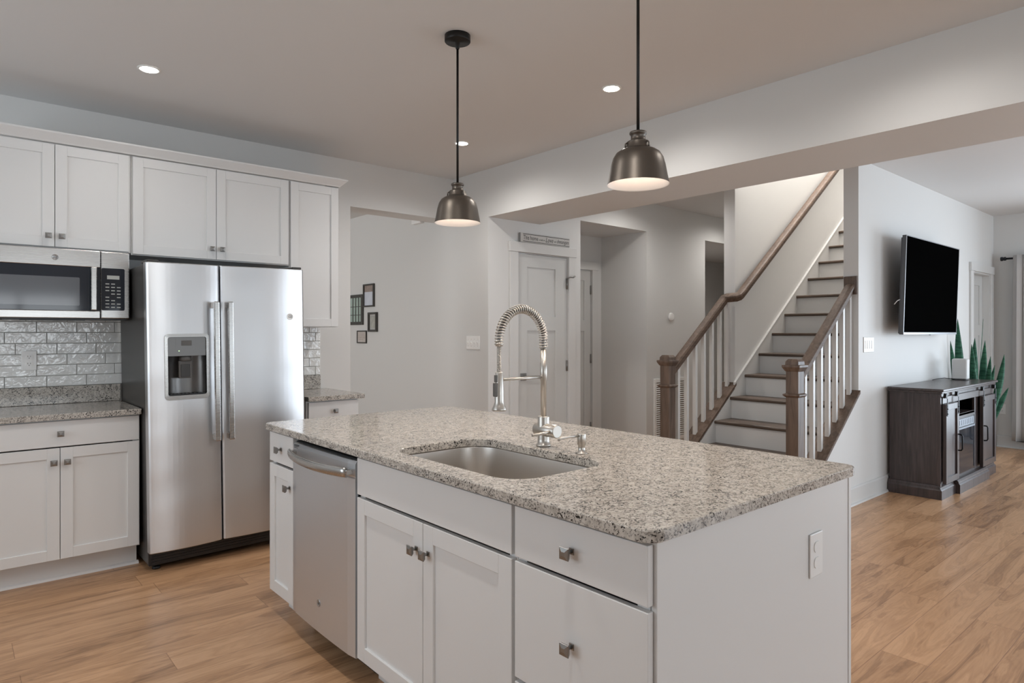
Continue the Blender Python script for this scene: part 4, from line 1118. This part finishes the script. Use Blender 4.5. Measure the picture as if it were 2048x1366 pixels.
pl = thing('snake_plant', (7.95, 1.945, 0), 'snake plant with tall dark green leaves behind the console', 'plant')
b = MB(); b.lathe([(0.09, 0.0), (0.10, 0.02), (0.125, 0.30), (0.13, 0.31), (0.12, 0.31), (0.115, 0.285)], (7.95, 1.945, 0), 32, cap1=False); b.build('pot', 'pot', pl)
b = MB(); b.lathe([(0.116, 0.282), (0.06, 0.288), (0.001, 0.290)], (7.95, 1.945, 0), 24); b.build('soil', 'soil', pl)
def leaf(bx_, by_, tip, w_, bow=(0, 0), face=0.6, n=14):
    p0 = Vector((bx_ - 0.04, by_ + 0.085, 0.285)); p2 = Vector(tip); face += 0.68; w_ *= 1.12
    p1 = (p0 + p2) / 2 + Vector((bow[0], bow[1], 0.08))
    fd = Vector((math.cos(face), -math.sin(face), 0))
    loops = []
    for i in range(n + 1):
        t = i / n
        p = p0 * (1 - t) ** 2 + p1 * 2 * t * (1 - t) + p2 * t * t
        d = ((p1 - p0) * (1 - t) + (p2 - p1) * t).normalized()
        s_ = (fd - d * fd.dot(d)).normalized(); nn = d.cross(s_).normalized()
        ww = w_ * (0.42 + 0.58 * math.sin(min(1, t * 1.55) * math.pi / 2)) * (1 - max(0, (t - 0.55) / 0.45) ** 1.7) + 0.0012
        th = 0.003
        loops.append([tuple(p - s_ * ww), tuple(p - s_ * ww * 0.5 - nn * ww * 0.18), tuple(p - nn * ww * 0.25), tuple(p + s_ * ww * 0.5 - nn * ww * 0.18), tuple(p + s_ * ww),
                      tuple(p + s_ * ww * 0.5 + nn * (th - ww * 0.10)), tuple(p + nn * (th - ww * 0.16)), tuple(p - s_ * ww * 0.5 + nn * (th - ww * 0.10))])
    m = MB(); m.loft(loops, smooth=True); m.build('leaf', 'leaf', pl)
LV = [(7.95, 1.93, (7.76, 2.045, 1.492), 0.034, (-0.02, 0.02), 0.6), (7.93, 1.92, (7.62, 2.07, 1.268), 0.026, (0, 0.03), 0.4), (7.94, 1.88, (7.68, 2.06, 1.13), 0.014, (0.02, 0), 0.6),
      (7.98, 1.88, (7.79, 1.905, 1.300), 0.034, (0.0, 0), 0.5), (7.96, 1.84, (7.70, 1.91, 1.235), 0.030, (0.0, 0), 0.6), (8.03, 1.86, (8.07, 1.90, 1.492), 0.010, (0.0, 0), -0.7),
      (8.03, 1.83, (7.96, 1.86, 1.272), 0.030, (0.02, 0), 0.7), (8.04, 1.80, (7.90, 1.80, 1.112), 0.026, (0.02, 0), 0.8), (8.05, 1.82, (8.06, 1.80, 1.02), 0.022, (0.02, 0), 0.6),
      (8.05, 1.79, (8.12, 1.735, 1.130), 0.028, (0.10, -0.03), 0.5), (7.92, 1.83, (7.66, 1.88, 1.03), 0.030, (0, 0), 0.3), (8.06, 1.78, (8.29, 1.735, 0.782), 0.024, (0.02, -0.01), 0.9)]
for a in LV: leaf(*a)

# curtain on its rod at the far wall
b = MB(); b.tube([(XE - 0.085, 2.00, 2.215), (XE - 0.085, -2.55, 2.215)], 0.0115, 14)
cr = thing('curtain_rod', (XE, 0.7, 2.215), 'dark metal curtain rod with a cylindrical finial on the far wall', 'curtain rod')
b.build('rod', 'rod', cr)
b = MB(); b.lathe([(0.013, -0.02), (0.022, -0.018), (0.022, 0.0), (0.017, 0.006), (0.024, 0.012), (0.024, 0.03), (0.020, 0.034)], (XE - 0.085, 2.00, 2.215), 20, 'y'); b.build('finial', 'rod', cr)
b = MB(); b.box(XE - 0.09, XE - 0.0005, 1.795, 1.805, 2.19, 2.203, 0.002); b.box(XE - 0.006, XE - 0.0005, 1.78, 1.82, 2.16, 2.25); b.build('bracket', 'rod', cr)
def curtain(y0, y1, z0, z1, folds, label):
    r = thing('curtain', (XE - 0.085, (y0 + y1) / 2, z0), label, 'curtain')
    m = MB(); n = folds * 14; loops = []
    for j in range(13):
        t = j / 12; z = z0 + (z1 - z0) * t; row_f = []; row_b = []
        for i in range(n + 1):
            s = i / n; a = 2 * math.pi * folds * s
            amp = 0.034 * (0.75 + 0.25 * math.sin(3.1 * s * folds + 1)) * (1.0 - 0.25 * t) + 0.004 * math.sin(5 * a)
            yy = y0 + (y1 - y0) * s + 0.014 * math.sin(a * 2 + t * 1.2) * (1 - t * 0.4) + 0.02 * (1 - t) * math.sin(2.0 + s * 4)
            xx = XE - 0.142 + amp * math.cos(a) - 0.001
            row_f.append((xx, yy, z)); row_b.append((xx + 0.003, yy, z))
        loops.append(row_f + row_b[::-1])
    m.loft(loops, smooth=True); m.build('panel', 'fabric', r)
curtain(1.90, 0.70, 0.10, 2.245, 13, 'grey fabric curtain hanging full length at the far wall')
curtain(-1.85, -2.5, 0.10, 2.245, 7, 'grey fabric curtain at the other side of the patio door')
m = MB()
for y in (-1.87, -0.6, 0.69): m.box(XE + 0.03, XE + 0.09, y - 0.04, y + 0.04, 0.08, 2.15)
for z in (0.11, 2.11): m.box(XE + 0.03, XE + 0.09, PD0, PD1, z - 0.04, z + 0.04)
struct('door_4', m, 'trim')

# ---------------------------------------------------------------- wall pieces
TS = isle(XS)
def frame(name, y0, y1, z0, z1, d, bw_, label, fill, cat='picture'):
    r = thing(name, (XS, (y0 + y1) / 2, (z0 + z1) / 2), label, cat)
    m = MB(TS)
    m.box(y0, y0 + bw_, 0.0005, d, z0, z1, 0.002, 1); m.box(y1 - bw_, y1, 0.0005, d, z0, z1, 0.002, 1)
    m.box(y0 + bw_, y1 - bw_, 0.0005, d, z0, z0 + bw_, 0.002, 1); m.box(y0 + bw_, y1 - bw_, 0.0005, d, z1 - bw_, z1, 0.002, 1)
    m.build('frame', 'frame_dark', r)
    fill(r, y0 + bw_, y1 - bw_, z0 + bw_, z1 - bw_)
def f_top(r, a, b_, c, d):
    m = MB(TS); m.box(a, b_, 0.004, 0.008, c, c + (d - c) * 0.68); m.build('photo', 'photo_light', r)
    m = MB(TS); m.box(a, b_, 0.004, 0.008, c + (d - c) * 0.681, d); m.build('photo_upper', 'photo_top', r)
frame('picture_frame', 6.252, 6.486, 1.630, 1.880, 0.022, 0.017, 'dark frame with a brown and pale picture, highest of the frames on the side wall', f_top)
def f_mid(r, a, b_, c, d):
    m = MB(TS); m.box(a, b_, 0.004, 0.008, c, d); m.build('mat_board', 'pot', r)
    m = MB(TS); m.box(a + 0.02, b_ - 0.02, 0.0081, 0.011, c + 0.018, d - 0.018); m.build('photo', 'photo_grey', r)
frame('picture_frame', 6.186, 6.374, 1.360, 1.570, 0.025, 0.022, 'dark box frame with a grey picture, rightmost of the frames on the side wall', f_mid)
def f_low(r, a, b_, c, d):
    m = MB(TS); m.box(a, b_, 0.004, 0.008, c, d); p = m.build('paper', 'paper', r)
    m = MB(TS)
    for k, (s0, s1) in enumerate(((0.2, 0.85), (0.1, 0.9), (0.08, 0.92), (0.3, 0.9))):
        z = d - (d - c) * (0.25 + 0.17 * k); m.box(a + (b_ - a) * s0, a + (b_ - a) * s1, 0.008, 0.0084, z, z + 0.004)
    m.build('text_lines', 'photo_top', p)
frame('picture_frame', 6.425, 6.640, 1.233, 1.374, 0.015, 0.013, 'small dark frame with a printed paper, lowest of the frames on the side wall', f_low)
r = thing('wall_mirror', (XS, 6.64, 1.6), 'dark window-style mirror with muntin bars, leftmost of the frames on the side wall', 'mirror')
m = MB(TS); y0, y1, z0, z1 = 6.50, 6.85, 1.437, 1.775
for a, c in ((y0, y0 + 0.042), (y1 - 0.042, y1)): m.box(a, c, 0.0005, 0.018, z0, z1, 0.003, 1)
for a, c in ((z0, z0 + 0.035), (z1 - 0.035, z1)): m.box(y0 + 0.042, y1 - 0.042, 0.0005, 0.018, a, c, 0.003, 1)
m.build('frame', 'frame_dark', r)
m = MB(TS); m.box(y0 + 0.042, y1 - 0.042, 0.003, 0.007, z0 + 0.035, z1 - 0.035); m.build('glass', 'mirror', r)
m = MB(TS)
for y in (6.605, 6.672, 6.739): m.box(y - 0.007, y + 0.007, 0.0075, 0.011, z0 + 0.035, z1 - 0.035)
for z in (1.547, 1.640): m.box(y0 + 0.042, y1 - 0.042, 0.0075, 0.010, z - 0.004, z + 0.004)
m.build('muntin_bars', 'frame_dark', r)
m = MB(TS); m.box(5.30, 5.455, 0.0005, 0.045, 2.405, 2.490, 0.006)
tag(m.build('door_chime', 'plate'), 'small white box high on the side wall just beyond the opening', 'door chime')

# lettered sign on the pantry door casing
sg = thing('wooden_sign', (4.115, YD - 0.02, 2.151), 'long narrow lettered sign standing on top of the pantry door frame', 'sign')
SY = YD - 0.0275
TG = back(YD - 0.003)
m = MB(TG); m.box(3.806, 4.424, 0.0, 0.0245, 2.1515, 2.234, 0.001, 1); m.build('board', 'sign_side', sg)
m = MB(TG); m.box(3.807, 4.423, 0.0246, 0.026, 2.1525, 2.233); fc_ = m.build('face', 'sign_face', sg)
m = MB(TG); m.box(3.835, 4.418, 0.026, 0.0268, 2.2215, 2.2265); m.box(3.835, 4.418, 0.026, 0.0268, 2.1585, 2.1630); m.build('border_lines', 'ink', fc_)
WORDS = (('This home', 0.056, 0.0, 0.0, 0.62, 0.012), ('is built on', 0.024, 0.0, 0.004, 0.62, 0.008), ('Love', 0.062, 0.35, -0.003, 0.66, 0.012), ('and', 0.024, 0.0, 0.004, 0.66, 0.008), ('shenanigans', 0.054, 0.35, 0.0, 0.50, 0.0))
def letters(cur, k, make):
    for txt, size, shear, dz, sx_, gap in WORDS:
        def TT(p, c0=cur, dz=dz): return TG((c0 + p[0], 0.0262 + p[2], 2.176 + dz + p[1]))
        tm, wd = text_mesh(txt, size, TT, 0.0004, shear, sx=sx_ * k)
        if make: tm.build('lettering', 'ink', fc_)
        else: tm.bm.free()
        cur += wd + gap
    return cur
end = letters(3.838, 1.0, False)
letters(3.838, (4.412 - 3.838 - 0.040) / (end - 3.838 - 0.040), True)

th = thing('thermostat', (6.055, YD, 1.524), 'round white dial mounted on the hall wall', 'thermostat')
m = MB(back(YD)); m.lathe([(0.047, 0.0005), (0.047, 0.012), (0.042, 0.020), (0.030, 0.023), (0.001, 0.0235)], (6.055, 0, 1.524), 30, 'y'); m.build('dial', 'plate', th)
vt = thing('wall_vent', (6.055, YD, 0.5), 'large white return air grille low on the hall wall behind the newel', 'vent')
m = MB(back(YD))
m.box(5.745, 5.785, 0.0005, 0.014, 0.16, 0.85, 0.002, 1); m.box(6.325, 6.365, 0.0005, 0.014, 0.16, 0.85, 0.002, 1); m.box(5.785, 6.325, 0.0005, 0.014, 0.16, 0.20, 0.002, 1); m.box(5.785, 6.325, 0.0005, 0.014, 0.81, 0.85, 0.002, 1)
m.build('frame', 'plate', vt)
m = MB(back(YD)); m.box(5.786, 6.324, 0.0005, 0.002, 0.201, 0.809); m.build('backing', 'vent_slot', vt)
m = MB(back(YD))
for k in range(26):
    z = 0.208 + k * 0.0232
    m.prism([(0.003, z + 0.011), (0.005, z + 0.012), (0.013, z + 0.002), (0.011, z)], 5.786, 6.324, 'x')
m.build('slats', 'plate', vt)
